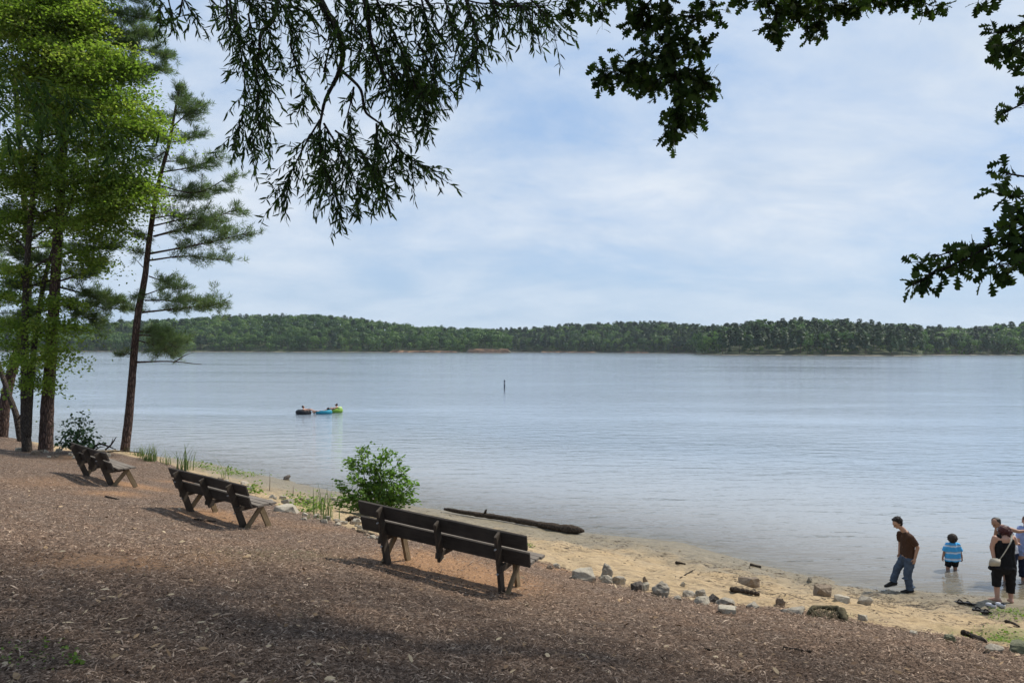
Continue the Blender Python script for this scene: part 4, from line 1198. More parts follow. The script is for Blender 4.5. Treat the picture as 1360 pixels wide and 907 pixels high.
def rock(px, py, w, h, col, label, dep=None, pointy=0.0, flat=False, name='rock', cat='rock', group=None, yaw=None, seed=None):
    """px,py: bottom centre in the photo; w,h: size in photo pixels"""
    rs = np.random.RandomState(seed if seed is not None else int(px * 7 + py * 3))
    g = G(px, py); d = depth_of(g); wm = w / F * d; hm = h / F * d * 1.3; dm = dep or wm * rs.uniform(.65, .9)
    bm = bmesh.new()
    n = 22
    u = rs.normal(size=(n, 3)); u /= np.linalg.norm(u, axis=1)[:, None]
    u = np.sign(u) * np.abs(u) ** (.55 if flat else .75)
    u *= rs.uniform(.8, 1.05, (n, 1))
    if pointy: u[:, :2] *= (1 - pointy * np.clip(u[:, 2:3], 0, 1))
    if flat: u[:, 2] = np.clip(u[:, 2], -.7, .62) / .62
    vs = [bm.verts.new((a[0] * wm / 2, a[1] * dm / 2, a[2] * hm * .62)) for a in u]
    ch = bmesh.ops.convex_hull(bm, input=vs)
    bmesh.ops.delete(bm, geom=[v for v in bm.verts if not v.link_faces], context='VERTS')
    bmesh.ops.bevel(bm, geom=bm.edges[:], offset=min(wm, hm) * .07, segments=2, affect='EDGES', clamp_overlap=True)
    bmesh.ops.triangulate(bm, faces=bm.faces[:])
    bmesh.ops.subdivide_edges(bm, edges=[e for e in bm.edges if e.calc_length() > wm * .16], cuts=1)
    bmesh.ops.triangulate(bm, faces=bm.faces[:])
    bmesh.ops.subdivide_edges(bm, edges=[e for e in bm.edges if e.calc_length() > wm * .12], cuts=1)
    for v in bm.verts:
        k = 60 / max(wm * 10, 1)
        v.co += v.co.normalized() * float(vnoise(v.co.x * k * 1.1 + px, v.co.y * k + v.co.z * k * 1.7, 4)) * min(wm, hm) * .12
    me = bpy.data.meshes.new(name); bm.to_mesh(me); bm.free()
    o = link(name, me, m_rk[col]); fl = math.atan2(g[1], g[0]) - PI / 2
    o.location = (g[0], g[1] + dm * .25, g[2] + hm * (.13 if not flat else .05)); o.rotation_euler = (rs.uniform(-.12, .12), rs.uniform(-.12, .12), fl + (yaw if yaw is not None else rs.uniform(-.3, .3)))
    return tag(o, label, cat, group)


rock(776, 771, 42, 17, 'pale', 'long sloping pale slab half buried at the mulch edge right of the bench', pointy=.2)
rock(807, 769, 22, 23, 'grey', 'tall pointed grey rock at the mulch edge', pointy=.6)
rock(806, 774, 20, 12, 'pale', 'pale block leaning on the tall pointed grey rock')
rock(822, 777, 20, 13, 'grey', 'slanted grey slab right of the tall pointed rock')
rock(846, 785, 20, 13, 'dark', 'dark brown rock between the pointed rock and the big grey block')
rock(857, 775, 10, 10, 'brown', 'small upright brown rock behind the pale boulder', pointy=.3)
rock(858, 784, 14, 11, 'pale', 'pale boulder left of the big grey block')
rock(878, 792, 27, 20, 'grey', 'big squarish grey block at the mulch edge')
rock(907, 778, 7, 6, 'pale', 'small pale stone alone on the sand')
rock(932, 795, 20, 15, 'grey', 'pointed grey rock left of the two-tone rock', pointy=.4)
rock(948, 801, 15, 12, 'dark', 'two-tone dark rock right of the pointed grey rock')
rock(934, 803, 24, 12, 'pale', 'pale slab in front of the pointed grey rock')
rock(917, 792, 22, 8, 'grey', 'low grey rock left of the pointed grey one')
rock(968, 815, 28, 9, 'pale', 'flat pale rock set in the mulch left of the stump', flat=True)
rock(1055, 815, 34, 8, 'grey', 'flat grey slab just left of the mossy stump', flat=True)
rock(965, 804, 26, 10, 'grey', 'low grey rock behind the flat pale one')
rock(1000, 808, 20, 8, 'grey', 'small grey rock between the flat pale rock and the flat slab')
rock(996, 779, 30, 12, 'brown', 'brown overhanging slab on the sand', flat=True)
rock(1037, 806, 14, 13, 'brown', 'upright brown rock on the sand behind the flat slab')
rock(1095, 791, 27, 13, 'brown', 'square-edged brown block on the sand behind the stump', flat=True, yaw=.1)
rock(1120, 799, 22, 8, 'pale', 'pale flat tilted slab beside the brown block', flat=True)
rock(1148, 802, 29, 10, 'grey', 'rounded grey boulder right of the pale tilted slab')
rock(1076, 772, 8, 6, 'grey', 'small grey stone on the wet sand')
rock(1263, 851, 18, 9, 'moss', 'low mossy rock at the mulch edge below the child')
rock(1356, 870, 42, 18, 'moss', 'large greenish boulder at the lower right picture edge')
rock(1325, 866, 26, 9, 'grey', 'low grey rock left of the large greenish boulder')
rock(380, 680, 40, 9, 'pale', 'broad flat pale slab right of the middle bench', flat=True, dep=.55)
rock(382, 670, 20, 8, 'grey', 'grey slab behind the broad flat pale one', flat=True)
rock(355, 671, 15, 9, 'grey', 'grey stone touching the middle bench seat')
rock(409, 668, 9, 7, 'grey', 'small grey stone behind the leafy weed')
rock(381, 637, 14, 6, 'dark', 'single dark rock lying at the waterline')
rock(443, 664, 12, 5, 'pale', 'little pale stone on the sand near the reed stalks')
rock(400, 664, 9, 4, 'brown', 'flat brown stone on the sand near the dry stalk')
rock(473, 697, 14, 9, 'pale', 'pale stone at the left end of the nearest bench')
# rows of small loose stones along the mulch edge
k = 0
for seg, n, lab, grp in (([(404, 686), (440, 694), (470, 700), (505, 718)], 26, 'small pale loose stone in the row between the middle and nearest bench', 'stones between the middle and nearest bench'),
                         ([(36, 602), (75, 604), (110, 606), (145, 608)], 18, 'small grey loose stone at the foot of the pine trunks', 'stones at the foot of the pine trunks'),
                         ([(255, 632), (290, 640), (340, 652), (400, 672)], 14, 'small stone on the sand edge behind the middle bench', 'stones behind the middle bench'),
                         ([(728, 748), (760, 758), (900, 798), (1000, 810)], 7, 'small grey stone wedged among the mulch edge rocks', 'stones wedged among the mulch edge rocks'),
                         ([(1140, 826), (1200, 842), (1290, 852), (1330, 862)], 5, 'small grey stone in the mulch edge right of the stump', 'stones right of the stump')):
    a = np.array(seg, float)
    for q in range(n):
        f = (q + rsS.rand()) / n * (len(a) - 1); i = min(int(f), len(a) - 2); p = a[i] + (a[i + 1] - a[i]) * (f - i) + rsS.normal(size=2) * np.array([5, 2.2])
        w = rsS.uniform(5, 12) * (1.3 if 'mulch' in grp or 'stump' in grp else 1)
        rock(p[0], p[1], w, w * rsS.uniform(.4, .62), rsS.choice(['pale', 'grey', 'pale', 'brown']), lab, name='stone', cat='stone', group=grp, seed=1000 + k, flat=rsS.rand() < .4); k += 1

# ------------------------------------------------------------------ driftwood log, stump, sticks
m_log = mat_bark('driftwood', (0.15, 0.115, 0.085), (0.035, 0.026, 0.02), 2.4)
m_log2 = mat_bark('driftwood_dark', (0.085, 0.066, 0.05), (0.022, 0.017, 0.014), 3.0)
def logpts(lst, lift=.0): return [G(x, y) + np.array([0, 0, lift]) for x, y in lst]
lp = logpts([(590, 680), (625, 686), (660, 691), (700, 698), (740, 705), (776, 710)], .10)
mb = MB(); p = smooth_path(lp, 46)
rr = np.interp(np.linspace(0, 1, 46), [0, .06, .3, .6, .8, .9, .97, 1], [.035, .06, .072, .085, .095, .115, .085, .02]) * (1 + .16 * vnoise(np.arange(46) * .5, np.zeros(46), 2))
mb.tube(p, rr, 16, .17, rsS)
root = empty('driftwood_log', lp[2], 'long dark driftwood log lying on the sand at the waterline', 'driftwood log')
lo = link('log', mb.mesh(), m_log, root, True); lo.location = -Vector([float(v) for v in lp[2]])
q0 = p[14]
lo = link('knot', MB().tube([q0 + (0, 0, .05), q0 + (.02, 0, .15), q0 + (.05, -.02, .19)], [.05, .035, .015], 7, .1).mesh(), m_log, root, True); lo.location = -Vector([float(v) for v in lp[2]])

# mossy stump root arching out of the mulch
sp = [P(x, y, depth_of(G(1105, 822)) + dz) for x, y, dz in ((1071, 819, .1), (1077, 810, .15), (1084, 806, .2), (1098, 806.5, .22), (1110, 808, .2), (1117, 812, .1), (1121, 821, -.05), (1128, 828, -.1), (1142, 836, -.12))]
mb = MB(); pp = smooth_path(sp, 44); mb.tube(pp, np.interp(np.linspace(0, 1, 44), [0, .2, .5, .62, .75, .88, 1], [.025, .032, .036, .058, .05, .034, .012]) * (1 + .6 * vnoise(np.arange(44) * .6, np.zeros(44), 9)), 11, .24, rsS)
root = empty('tree_stump', G(1105, 822), 'mossy arching old stump root at the mulch edge', 'stump')
iv = -Vector([float(v) for v in G(1105, 822)])
o = link('root', mb.mesh(), mat_rock('mossy_wood', (.105, .085, .05), (.045, .035, .025), (.13, .125, .06)), root, True); o.location = iv
cst = depth_of(G(1105, 822))
mb = MB()
for k in range(170):
    f = rsS.rand(); a = pp[min(43, int(f * 43))] + rsS.normal(size=3) * .03; b = P(1100 + rsS.uniform(-26, 22) + 8 * f, 824 + rsS.uniform(-4, 9), cst - .12)
    q = a + (b - a) * rsS.uniform(.2, 1.0)
    s0 = a + (b - a) * rsS.uniform(0, .5)
    mb.tube(np.array([s0, (s0 + q) / 2 + rsS.normal(size=3) * .015, q]), [.003, .0055, .002], 3, 0, rsS, False)
o = link('fibres', mb.mesh(), mat_simple('moss_fibre', (.16, .135, .075), (.07, .06, .04), 30, .9), root); o.location = iv

# dead snag behind the farthest bench
g = G(148, 603); d = depth_of(g)
mb = MB()
for st, r in (([(120, 600), (130, 590), (142, 592), (154, 597)], .05), ([(140, 597), (148, 590), (152, 584), (154.5, 580)], .035), ([(147, 592), (149, 586), (150, 582)], .022), ([(126, 598), (132, 594), (139, 593)], .03), ([(143, 600), (158, 599), (190, 601)], .03)):
    mb.tube(smooth_path([P(x, y, d) for x, y in st], 14), np.linspace(r, r * .35, 14), 7, .2, rsS)
o = link('fallen_branch', mb.mesh(), m_log2, None, True); tag(o, 'dark forked fallen branch behind the farthest bench', 'branch')
def stick(lst, r, label, mat=m_log, name='stick'):
    p = smooth_path([G(x, y) + np.array([0, 0, r * .8]) for x, y in lst], 16)
    o = link(name, MB().tube(p, np.linspace(r, r * .6, 16) * (1 + .15 * rsS.normal(size=16)), 7, .12, rsS).mesh(), mat, None, True); tag(o, label, 'stick'); return o
stick([(972, 785), (990, 788), (1008, 792)], .05, 'flat brown driftwood piece below the overhanging slab')
stick([(1278, 843), (1292, 848), (1309, 855)], .05, 'dark curved root at the mulch edge near the big boulder', m_log2)
stick([(996, 751), (1011, 754)], .035, 'short driftwood stick on wet sand left of the walking man')
stick([(898, 748), (910, 750)], .03, 'short dark stick on the sand', m_log2)
stick([(1335, 826), (1346, 829), (1353, 833)], .025, 'thin brown stick on sand right of the shoes', m_log2)
stick([(903, 768), (920, 758), (938, 752)], .012, 'thin straight twig slanting over the sand', m_log2)
stick([(462, 692), (470, 690), (480, 692)], .06, 'sawn reddish brown branch end poking out left of the nearest bench', m_log)
stick([(475, 706), (497, 711)], .03, 'weathered pale stick lying against the nearest bench', m_dry)
stick([(140, 660), (158, 664)], .02, 'brown twig on the mulch near the farthest bench', m_log2)
stick([(258, 690), (272, 692), (287, 693)], .018, 'dark twig in the shadow below the middle bench', m_log2)
stick([(1040, 862), (1056, 864), (1078, 867)], .018, 'dark stick lying on mulch below the stump', m_log2)
stick([(935, 862), (948, 865)], .014, 'short dark bark stick on the mulch in the centre foreground', m_log2)

# ------------------------------------------------------------------ wood chips (loose mulch) and beach litter
def scatter_chips(n, seed):
    rs = np.random.RandomState(seed)
    out = []
    while sum(len(o) for o in out) < n:
        d = 1.0 / (rs.uniform(1 / 26.0, 1 / 4.0, n) ) ; th = rs.uniform(-.72, .72, n)
        x = d * th; y = d
        keep = sdist(x, y, ME) > .05 - .9 * rs.rand(n) ** 3
        out.append(np.stack([x, y], -1)[keep])
    return np.concatenate(out)[:n]
xy = scatter_chips(210000, 3)
bw = np.zeros(len(xy))
for bx, by, br in ((585, 748, .95), (640, 766, .85), (280, 682, .7), (180, 645, .8), (150, 655, .7), (130, 745, .6)):
    g = G(bx, by); bw = np.maximum(bw, np.exp(-((xy[:, 0] - g[0]) ** 2 + (xy[:, 1] - g[1]) ** 2) / (br * br)))
xy = xy[rsS.rand(len(xy)) > bw * .95]
N = len(xy); z = ground_z(xy[:, 0], xy[:, 1])
yaw = rsS.uniform(0, 2 * PI, N); pit = rsS.normal(0, .22, N)
L = np.clip(rsS.lognormal(math.log(.044), .5, N), .016, .15); Wd = np.clip(rsS.lognormal(math.log(.0082), .4, N), .004, .026); th = Wd * rsS.uniform(.4, .9, N)
dx = np.stack([np.cos(yaw) * np.cos(pit), np.sin(yaw) * np.cos(pit), np.sin(pit)], -1); sx = np.stack([-np.sin(yaw), np.cos(yaw), rsS.normal(0, .3, N)], -1)
c = np.stack([xy[:, 0], xy[:, 1], z + .004 + np.abs(np.sin(pit)) * L * .5 + rsS.uniform(0, .012, N)], -1)
up = np.cross(dx, sx)
bend = rsS.normal(0, .08, N)[:, None] * L[:, None]
v = np.stack([c - dx * L[:, None] / 2, c + sx * Wd[:, None] / 2 + up * bend, c + dx * L[:, None] / 2, c - sx * Wd[:, None] / 2 + up * bend, c + up * th[:, None] + up * bend], 1)
f = np.array([[0, 3, 4], [3, 2, 4], [2, 1, 4], [1, 0, 4]])
fa = (f[None] + (np.arange(N) * 5)[:, None, None]).reshape(-1, 3)
me = np_mesh('wood_chips', v.reshape(-1, 3), fa, 3, {'rnd': np.repeat(np.clip(rsS.beta(1.5, 2.6, N), 0, 1), 5)})
m_chip, t = new_mat('wood_chips')
col = t.ramp(t.attr('rnd'), [(0.0, (0.056, 0.037, 0.026)), (0.35, (0.148, 0.102, 0.074)), (0.65, (0.285, 0.208, 0.155)), (1.0, (0.64, 0.51, 0.39))])
big = t.noise(t.coord('Object'), 1.6, 5, 0.6)
col = t.mix(t.ramp(big, [(0.35, 0.0), (0.7, 0.75)]), col, t.mix(1.0, col, (1.06, 0.95, 0.86), 'MULTIPLY'))
t.out(principled(t, col, .85, None, .2))
tag(link('wood_chips', me, m_chip), kind='stuff')

# beach litter: small dark bits of bark and twig in lines along the sand
N0 = 9000; u = rsS.uniform(.27, 1, N0)
seg = np.array(_w); i_ = np.clip((u * (len(seg) - 1)).astype(int), 0, len(seg) - 2); f_ = u * (len(seg) - 1) - i_
bp = seg[i_] * (1 - f_)[:, None] + seg[i_ + 1] * f_[:, None]
lines_ = np.array([.8, 1.6, 2.3, 3.2, 4.3, 5.2]); s_ = lines_[rsS.randint(0, 6, N0)] + rsS.normal(0, .22, N0)
bp = bp + np.array([-.597, -.802]) * s_[:, None] + rsS.normal(0, .25, (N0, 2))
cl_ = []
for px, py, r in ((1190, 800, .5), (1230, 805, .5), (1270, 808, .5), (940, 752, .4), (970, 765, .45), (1010, 785, .45), (1032, 790, .3), (1150, 797, .4), (830, 725, .6), (760, 727, .5), (700, 715, .4), (1320, 828, .5)):
    g = G(px, py); q = rsS.normal(size=(230, 2)) * r; q = np.stack([q[:, 0] * .8 * 1.3 + q[:, 1] * .25, -q[:, 0] * .6 * 1.3 + q[:, 1] * .35], -1); cl_.append(g[:2] + q)
ncl_ = sum(len(q) for q in cl_); bp = np.vstack([bp] + cl_)
okm = (sdist(bp[:, 0], bp[:, 1], ME) < -.1) & (sdist(bp[:, 0], bp[:, 1], WL) > .25) & ((fbm(bp[:, 0] * 1.1, bp[:, 1] * 1.1, 3, 3) > -.05) | (np.arange(len(bp)) >= len(bp) - ncl_))
bp = bp[okm]; N = len(bp); z = ground_z(bp[:, 0], bp[:, 1]); yaw = rsS.normal(2.5, .7, N)
L = np.clip(rsS.lognormal(math.log(.03), .7, N), .008, .22); Wd = np.clip(L * rsS.uniform(.08, .25, N), .005, .02); th = Wd * .7
dx = np.stack([np.cos(yaw), np.sin(yaw), np.zeros(N)], -1); sx = np.stack([-np.sin(yaw), np.cos(yaw), np.zeros(N)], -1); c = np.stack([bp[:, 0], bp[:, 1], z + .006], -1); up = np.array([0, 0, 1.0])
v = np.stack([c - dx * L[:, None] / 2, c + sx * Wd[:, None] / 2, c + dx * L[:, None] / 2, c - sx * Wd[:, None] / 2, c + up * th[:, None]], 1)
fa = (f[None] + (np.arange(N) * 5)[:, None, None]).reshape(-1, 3)
me = np_mesh('beach_litter', v.reshape(-1, 3), fa, 3, {'rnd': np.repeat(rsS.rand(N), 5)})
m_lit, t = new_mat('beach_litter'); t.out(principled(t, t.ramp(t.attr('rnd'), [(0, (.03, .022, .016)), (.7, (.10, .075, .05)), (1, (.22, .17, .11))]), .9))
tag(link('beach_litter', me, m_lit), kind='stuff')

# fallen dry leaves over the slope
xy = scatter_chips(900, 17); z = ground_z(xy[:, 0], xy[:, 1]); n_ = len(xy)
me = leaf_mesh('dry_leaves', np.column_stack([xy, z + .022]), unit(n_, rsS) * np.array([1, 1, .25]), rsS.normal(size=(n_, 3)) * .35 + np.array([0, 0, 1]), rsS.uniform(.05, .11, n_), rsS.uniform(.02, .05, n_), T_LANCE)
m_dl, t = new_mat('dry_leaves'); t.out(principled(t, t.ramp(t.attr('rnd'), [(0, (.12, .07, .04)), (.6, (.30, .20, .11)), (1, (.50, .40, .26))]), .8))
tag(link('dry_leaves', me, m_dl), kind='stuff')
# ------------------------------------------------------------------ people
def mat_skin(name, c): return mat_simple(name, c, tuple(v * .88 for v in c), 12, .55, .0, 40, .35)
def mat_cloth(name, c, k=.7, sc=14, bump=.35): return mat_simple(name, c, tuple(v * k for v in c), sc, .9, bump, 22, .1)


class Fig:
    """gathers capsules and ellipsoids and fuses them into one continuous skin"""
    def __init__(s): s.bm = bmesh.new()

    def cap(s, a, ra, b, rb, n=14, flat_a=False, flat_b=False):
        a = Vector(a); b = Vector(b); d = b - a; L = d.length
        if L < 1e-5: return s
        q = Vector((0, 0, 1)).rotation_difference(d.normalized()).to_matrix().to_4x4()
        M = Matrix.Translation((a + b) / 2) @ q
        bmesh.ops.create_cone(s.bm, cap_ends=True, segments=n, radius1=ra, radius2=rb, depth=L, matrix=M)
        if not flat_a: bmesh.ops.create_icosphere(s.bm, subdivisions=2, radius=ra * 1.01, matrix=Matrix.Translation(a))
        if not flat_b: bmesh.ops.create_icosphere(s.bm, subdivisions=2, radius=rb * 1.01, matrix=Matrix.Translation(b))
        return s

    def chain(s, pts, rad, **k):
        for (p, r), (q, r2) in zip(zip(pts[:-1], rad[:-1]), zip(pts[1:], rad[1:])): s.cap(p, r, q, r2, **k)
        return s

    def ell(s, c, r, rot=None):
        M = Matrix.Translation(Vector(c)) @ (rot.to_4x4() if rot is not None else Matrix()) @ Matrix.Diagonal((*r, 1))
        bmesh.ops.create_icosphere(s.bm, subdivisions=3, radius=1.0, matrix=M); return s

    def hand(s, w, d, pn, scale=1.0, thumb=1):
        """w wrist, d pointing direction, pn palm normal; five unequal curled fingers"""
        w = Vector(w); d = Vector(d).normalized(); pn = Vector(pn); pn = (pn - d * pn.dot(d)).normalized(); sd_ = d.cross(pn)
        k = scale
        R = Matrix((d, sd_, pn)).transposed()
        s.ell(w + d * .045 * k, (.055 * k, .042 * k, .020 * k), R)
        for i, (o, l) in enumerate(((-.030, .075), (-.010, .085), (.010, .080), (.029, .062))):
            b0 = w + d * .075 * k + sd_ * o * k; b1 = b0 + (d * .9 + pn * .35) * l * .45 * k; b2 = b1 + (d * .55 + pn * .8) * l * .5 * k
            s.chain([b0, b1, b2], [.0098 * k, .0092 * k, .0082 * k], n=8)
        t0 = w + d * .02 * k + sd_ * -.032 * k * thumb; t1 = t0 + (d * .7 - sd_ * .75 * thumb + pn * .3) * .035 * k; t2 = t1 + (d * .95 - sd_ * .1 * thumb + pn * .35) * .032 * k
        s.chain([t0, t1, t2], [.013 * k, .0115 * k, .0095 * k], n=8); return s

    def head(s, c, fw, k=1.0, face=True):
        """c head centre, fw where the face looks; head about 0.225 m high at k = 1"""
        c = Vector(c); fw = Vector(fw).normalized(); up = Vector((0, 0, 1)); up = (up - fw * up.dot(fw)).normalized(); rt = fw.cross(up)
        R = Matrix((fw, rt, up)).transposed()
        at = lambda f, r, u: c + (fw * f + rt * r + up * u) * k
        s.ell(at(-.008, 0, .022), (.098 * k, .077 * k, .092 * k), R); s.ell(at(.022, 0, -.045), (.066 * k, .058 * k, .068 * k), R)
        if face:
            s.ell(at(.062, 0, -.088), (.026 * k, .030 * k, .022 * k), R)                       # chin
            s.cap(at(.088, 0, .012), .010 * k, at(.110, 0, -.028), .015 * k, n=8)                # nose
            s.ell(at(.086, 0, -.056), (.013 * k, .026 * k, .009 * k), R)                        # lips
            s.ell(at(.082, 0, .026), (.016 * k, .052 * k, .010 * k), R)                         # brow
        for q in (-1, 1): s.ell(at(-.006, q * .077, -.008), (.022 * k, .011 * k, .034 * k), R)   # ears
        return at

    def foot(s, ankle, d, L=.25, r=.036):
        a = Vector(ankle); d = Vector(d).normalized()
        heel = a - d * .05 + Vector((0, 0, -.045)); ball = a + d * (L - .11) + Vector((0, 0, -.062)); toe = a + d * (L - .07) + Vector((0, 0, -.066))
        s.chain([a, heel], [r, r * .95]); s.chain([a + Vector((0, 0, -.02)), ball, toe], [r * 1.05, r * .9, r * .62]); s.cap(heel, r * .9, ball, r * .85); return s

    def done(s, name, mat, parent, vox=.010, smooth=4, fold=None):
        me = bpy.data.meshes.new(name); s.bm.to_mesh(me); s.bm.free()
        o = bpy.data.objects.new(name, me); COL.objects.link(o)
        m = o.modifiers.new('r', 'REMESH'); m.mode = 'VOXEL'; m.voxel_size = vox; m.use_smooth_shade = True
        m2 = o.modifiers.new('s', 'SMOOTH'); m2.iterations = smooth; m2.factor = .5
        dg = bpy.context.evaluated_depsgraph_get(); dg.update()
        nm = bpy.data.meshes.new_from_object(o.evaluated_get(dg)); bpy.data.objects.remove(o); bpy.data.meshes.remove(me)
        if fold is None: fold = {'shirt': .014, 'jeans': .016, 'trousers': .014, 'tank_top': .012, 'shorts': .012, 'hair': .014}.get(name, 0)
        if fold:                                     # creases and uneven edges of cloth and hair
            n_ = len(nm.vertices); co_ = np.empty(n_ * 3); nm.vertices.foreach_get('co', co_); co_ = co_.reshape(-1, 3)
            no_ = np.array([v.normal[:] for v in nm.vertices]); k_ = 26 if name == 'hair' else 11
            w_ = fbm(co_[:, 0] * k_ + co_[:, 1] * k_ * .7, co_[:, 2] * k_ * 1.7 + co_[:, 0] * k_ * .9, 5, 3)
            nm.vertices.foreach_set('co', (co_ + no_ * (w_ * fold)[:, None]).ravel())
        nm.polygons.foreach_set('use_smooth', [True] * len(nm.polygons)); nm.materials.clear()
        return link(name, nm, mat, parent)


def eyes(root, at, k=1.0):
    for q in (-1, 1):
        bm = bmesh.new(); bmesh.ops.create_icosphere(bm, subdivisions=2, radius=.0115 * k, matrix=Matrix.Translation(at(.079, q * .031, .006)))
        me = bpy.data.meshes.new('eye'); bm.to_mesh(me); bm.free(); link('eye', me, m_eye, root, True)


def hair_tufts(root, c, r, n, mat, rs, L=.05, keep=lambda u: True, sc=(1, 1, 1)):
    """short locks over the skull so that the outline is uneven"""
    u = unit(n, rs); u = np.array([x for x in u if keep(x)]); sc = np.array(sc)
    p = np.array(c) + u * r * sc; d = np.cross(u, unit(len(u), rs)) + u * .35 + np.array([0, 0, -.3]); d /= np.linalg.norm(d, axis=1)[:, None]
    mb = MB()
    for a, b in zip(p, d):
        l = L * rs.uniform(.6, 1.3); mb.tube(np.array([a - b * l * .4, a + b * l * .2, a + b * l * .6]), [.010, .011, .003], 5, .1, rs, True)
    return mb


m_eye = mat_simple('eye_white', (.12, .10, .09), (.05, .04, .035), 60, .2)
m_skin = mat_skin('skin', (.42, .255, .18)); m_skin2 = mat_skin('skin_warm', (.36, .20, .135)); m_skin3 = mat_skin('skin_pink', (.45, .26, .19))
m_hair = mat_simple('dark_hair', (.020, .013, .010), (.010, .007, .006), 40, .55, .3, 60)
m_curl = mat_simple('curly_hair', (.075, .060, .048), (.03, .023, .018), 40, .75, .3, 60)
m_red = mat_simple('auburn_hair', (.085, .022, .022), (.045, .012, .013), 40, .5, .3, 60)
m_brown_t = mat_cloth('brown_cotton', (.075, .042, .028), .7); m_denim = mat_cloth('blue_denim', (.085, .115, .165), .55, 9)
m_blackc = mat_cloth('black_cloth', (.014, .014, .016), .7); m_blackp = mat_cloth('charcoal_cloth', (.020, .019, .021), .6)
m_navy = mat_cloth('navy_cloth', (.020, .026, .055), .7); m_laven = mat_cloth('pale_blue_cloth', (.26, .33, .55), .8); m_whitec = mat_cloth('white_cotton', (.62, .62, .66), .85)
m_shoe = mat_simple('black_shoe', (.014, .013, .013), (.009, .009, .009), 10, .6); m_sole = mat_simple('shoe_sole', (.42, .40, .37), (.3, .29, .27), 10, .8)


def frame_fn(base, zx0, zy0, scale):
    """figure coordinates: zoomed photo pixels -> metres around the base point"""
    fx = Vector((1, 0, 0))
    return lambda zx, zy, y=0.0: Vector(((zx - zx0) * scale, y, (zy0 - zy) * scale))


def person(base, label):
    return empty('person', base, label, 'person', 'bathers at the shore')


rsP = np.random.RandomState(77)
# ---- man walking to the left, head bowed
g = G(1196, 785.5); d = depth_of(g); S = d / F / 4.124
root = person((g[0], g[1], gz(g[0], g[1])), 'dark haired man in brown t-shirt and jeans walking on the wet sand with head bowed')
J = frame_fn(g, 190, 519, S)
print('man depth', d, 'height', 420 * S)
B = Fig()
hc = J(171, 144); fw = Vector((-.80, -.14, -.60))
at = B.head(hc, fw, .93)
B.chain([J(184, 160), J(208, 184)], [.052, .056])
hipN, hipF = J(232, 338, -.085), J(226, 336, .085)
B.chain([J(216, 198), J(228, 235), J(228, 290), J(229, 330)], [.075, .115, .108, .115])
for y in (-.09, .09): B.chain([J(222, 210, y * 1.3), J(228, 240, y * .8), J(229, 325, y * .7)], [.062, .085, .095])
# near arm hanging
B.chain([J(224, 214, -.185), J(256, 262, -.215), J(243, 322, -.20)], [.052, .040, .028]); B.hand(J(242, 325, -.20), (-.16, 0, -1), (-.3, 1, 0), 1.0)
B.chain([J(212, 214, .185), J(214, 268, .20), J(204, 318, .16)], [.050, .038, .026]); B.hand(J(204, 320, .16), (.15, 0, -1), (0, -1, 0), 1.0, -1)
# legs: far leg steps forward, near leg carries
kneeF, ankF = J(184, 398, .09), J(160, 468, .09); kneeN, ankN = J(216, 420, -.09), J(231, 496, -.09)
B.chain([hipF, kneeF, ankF], [.085, .058, .040]); B.chain([hipN, kneeN, ankN], [.085, .058, .040])
B.foot(ankF, (-1, 0, -.22), .22); B.foot(ankN, (-1, 0, .0), .22)
B.done('body', m_skin, root, .008)
eyes(root, at, .93)
Hh = Fig(); Hh.ell(hc + Vector((.022, 0, .040)), (.100, .084, .080)); Hh.ell(hc + Vector((.062, 0, -.002)), (.055, .074, .07)); Hh.ell(hc + Vector((-.045, 0, .072)), (.062, .066, .042))
mb = hair_tufts(root, hc + Vector((.012, 0, .046)), .092, 240, m_hair, rsP, .05, lambda u: u[2] > -.05 and not (u[0] < -.55 and u[2] < .45))
ho = Hh.done('hair', m_hair, root, .009, 2); link('locks', mb.mesh(), m_hair, ho)
T = Fig(); T.chain([J(218, 202), J(228, 236), J(230, 290), J(231, 324)], [.082, .125, .122, .124], flat_b=True)
for y in (-.1, .1): T.chain([J(221, 208, y * 1.2), J(228, 242, y * .85), J(231, 324, y * .75)], [.072, .102, .115], flat_b=True)
T.chain([J(222, 212, -.175), J(249, 254, -.208)], [.070, .068], flat_b=True); T.chain([J(211, 212, .175), J(213, 254, .195)], [.068, .066], flat_b=True)
T.done('shirt', m_brown_t, root, .010, 5)
K = Fig(); K.chain([J(230, 318), J(230, 340)], [.118, .125], flat_a=True)
K.ell(J(238, 342), (.125, .150, .115))
K.chain([hipF, kneeF, ankF + Vector((.0, 0, -.01))], [.108, .083, .072], flat_b=True); K.chain([hipN, kneeN, ankN + Vector((0, 0, -.02))], [.110, .086, .076], flat_b=True)
for kx, ky in ((200, 440), (222, 470), (230, 485)): K.ell(J(kx + 6, ky, -.09), (.085, .085, .018))
K.done('jeans', m_denim, root, .010, 3)
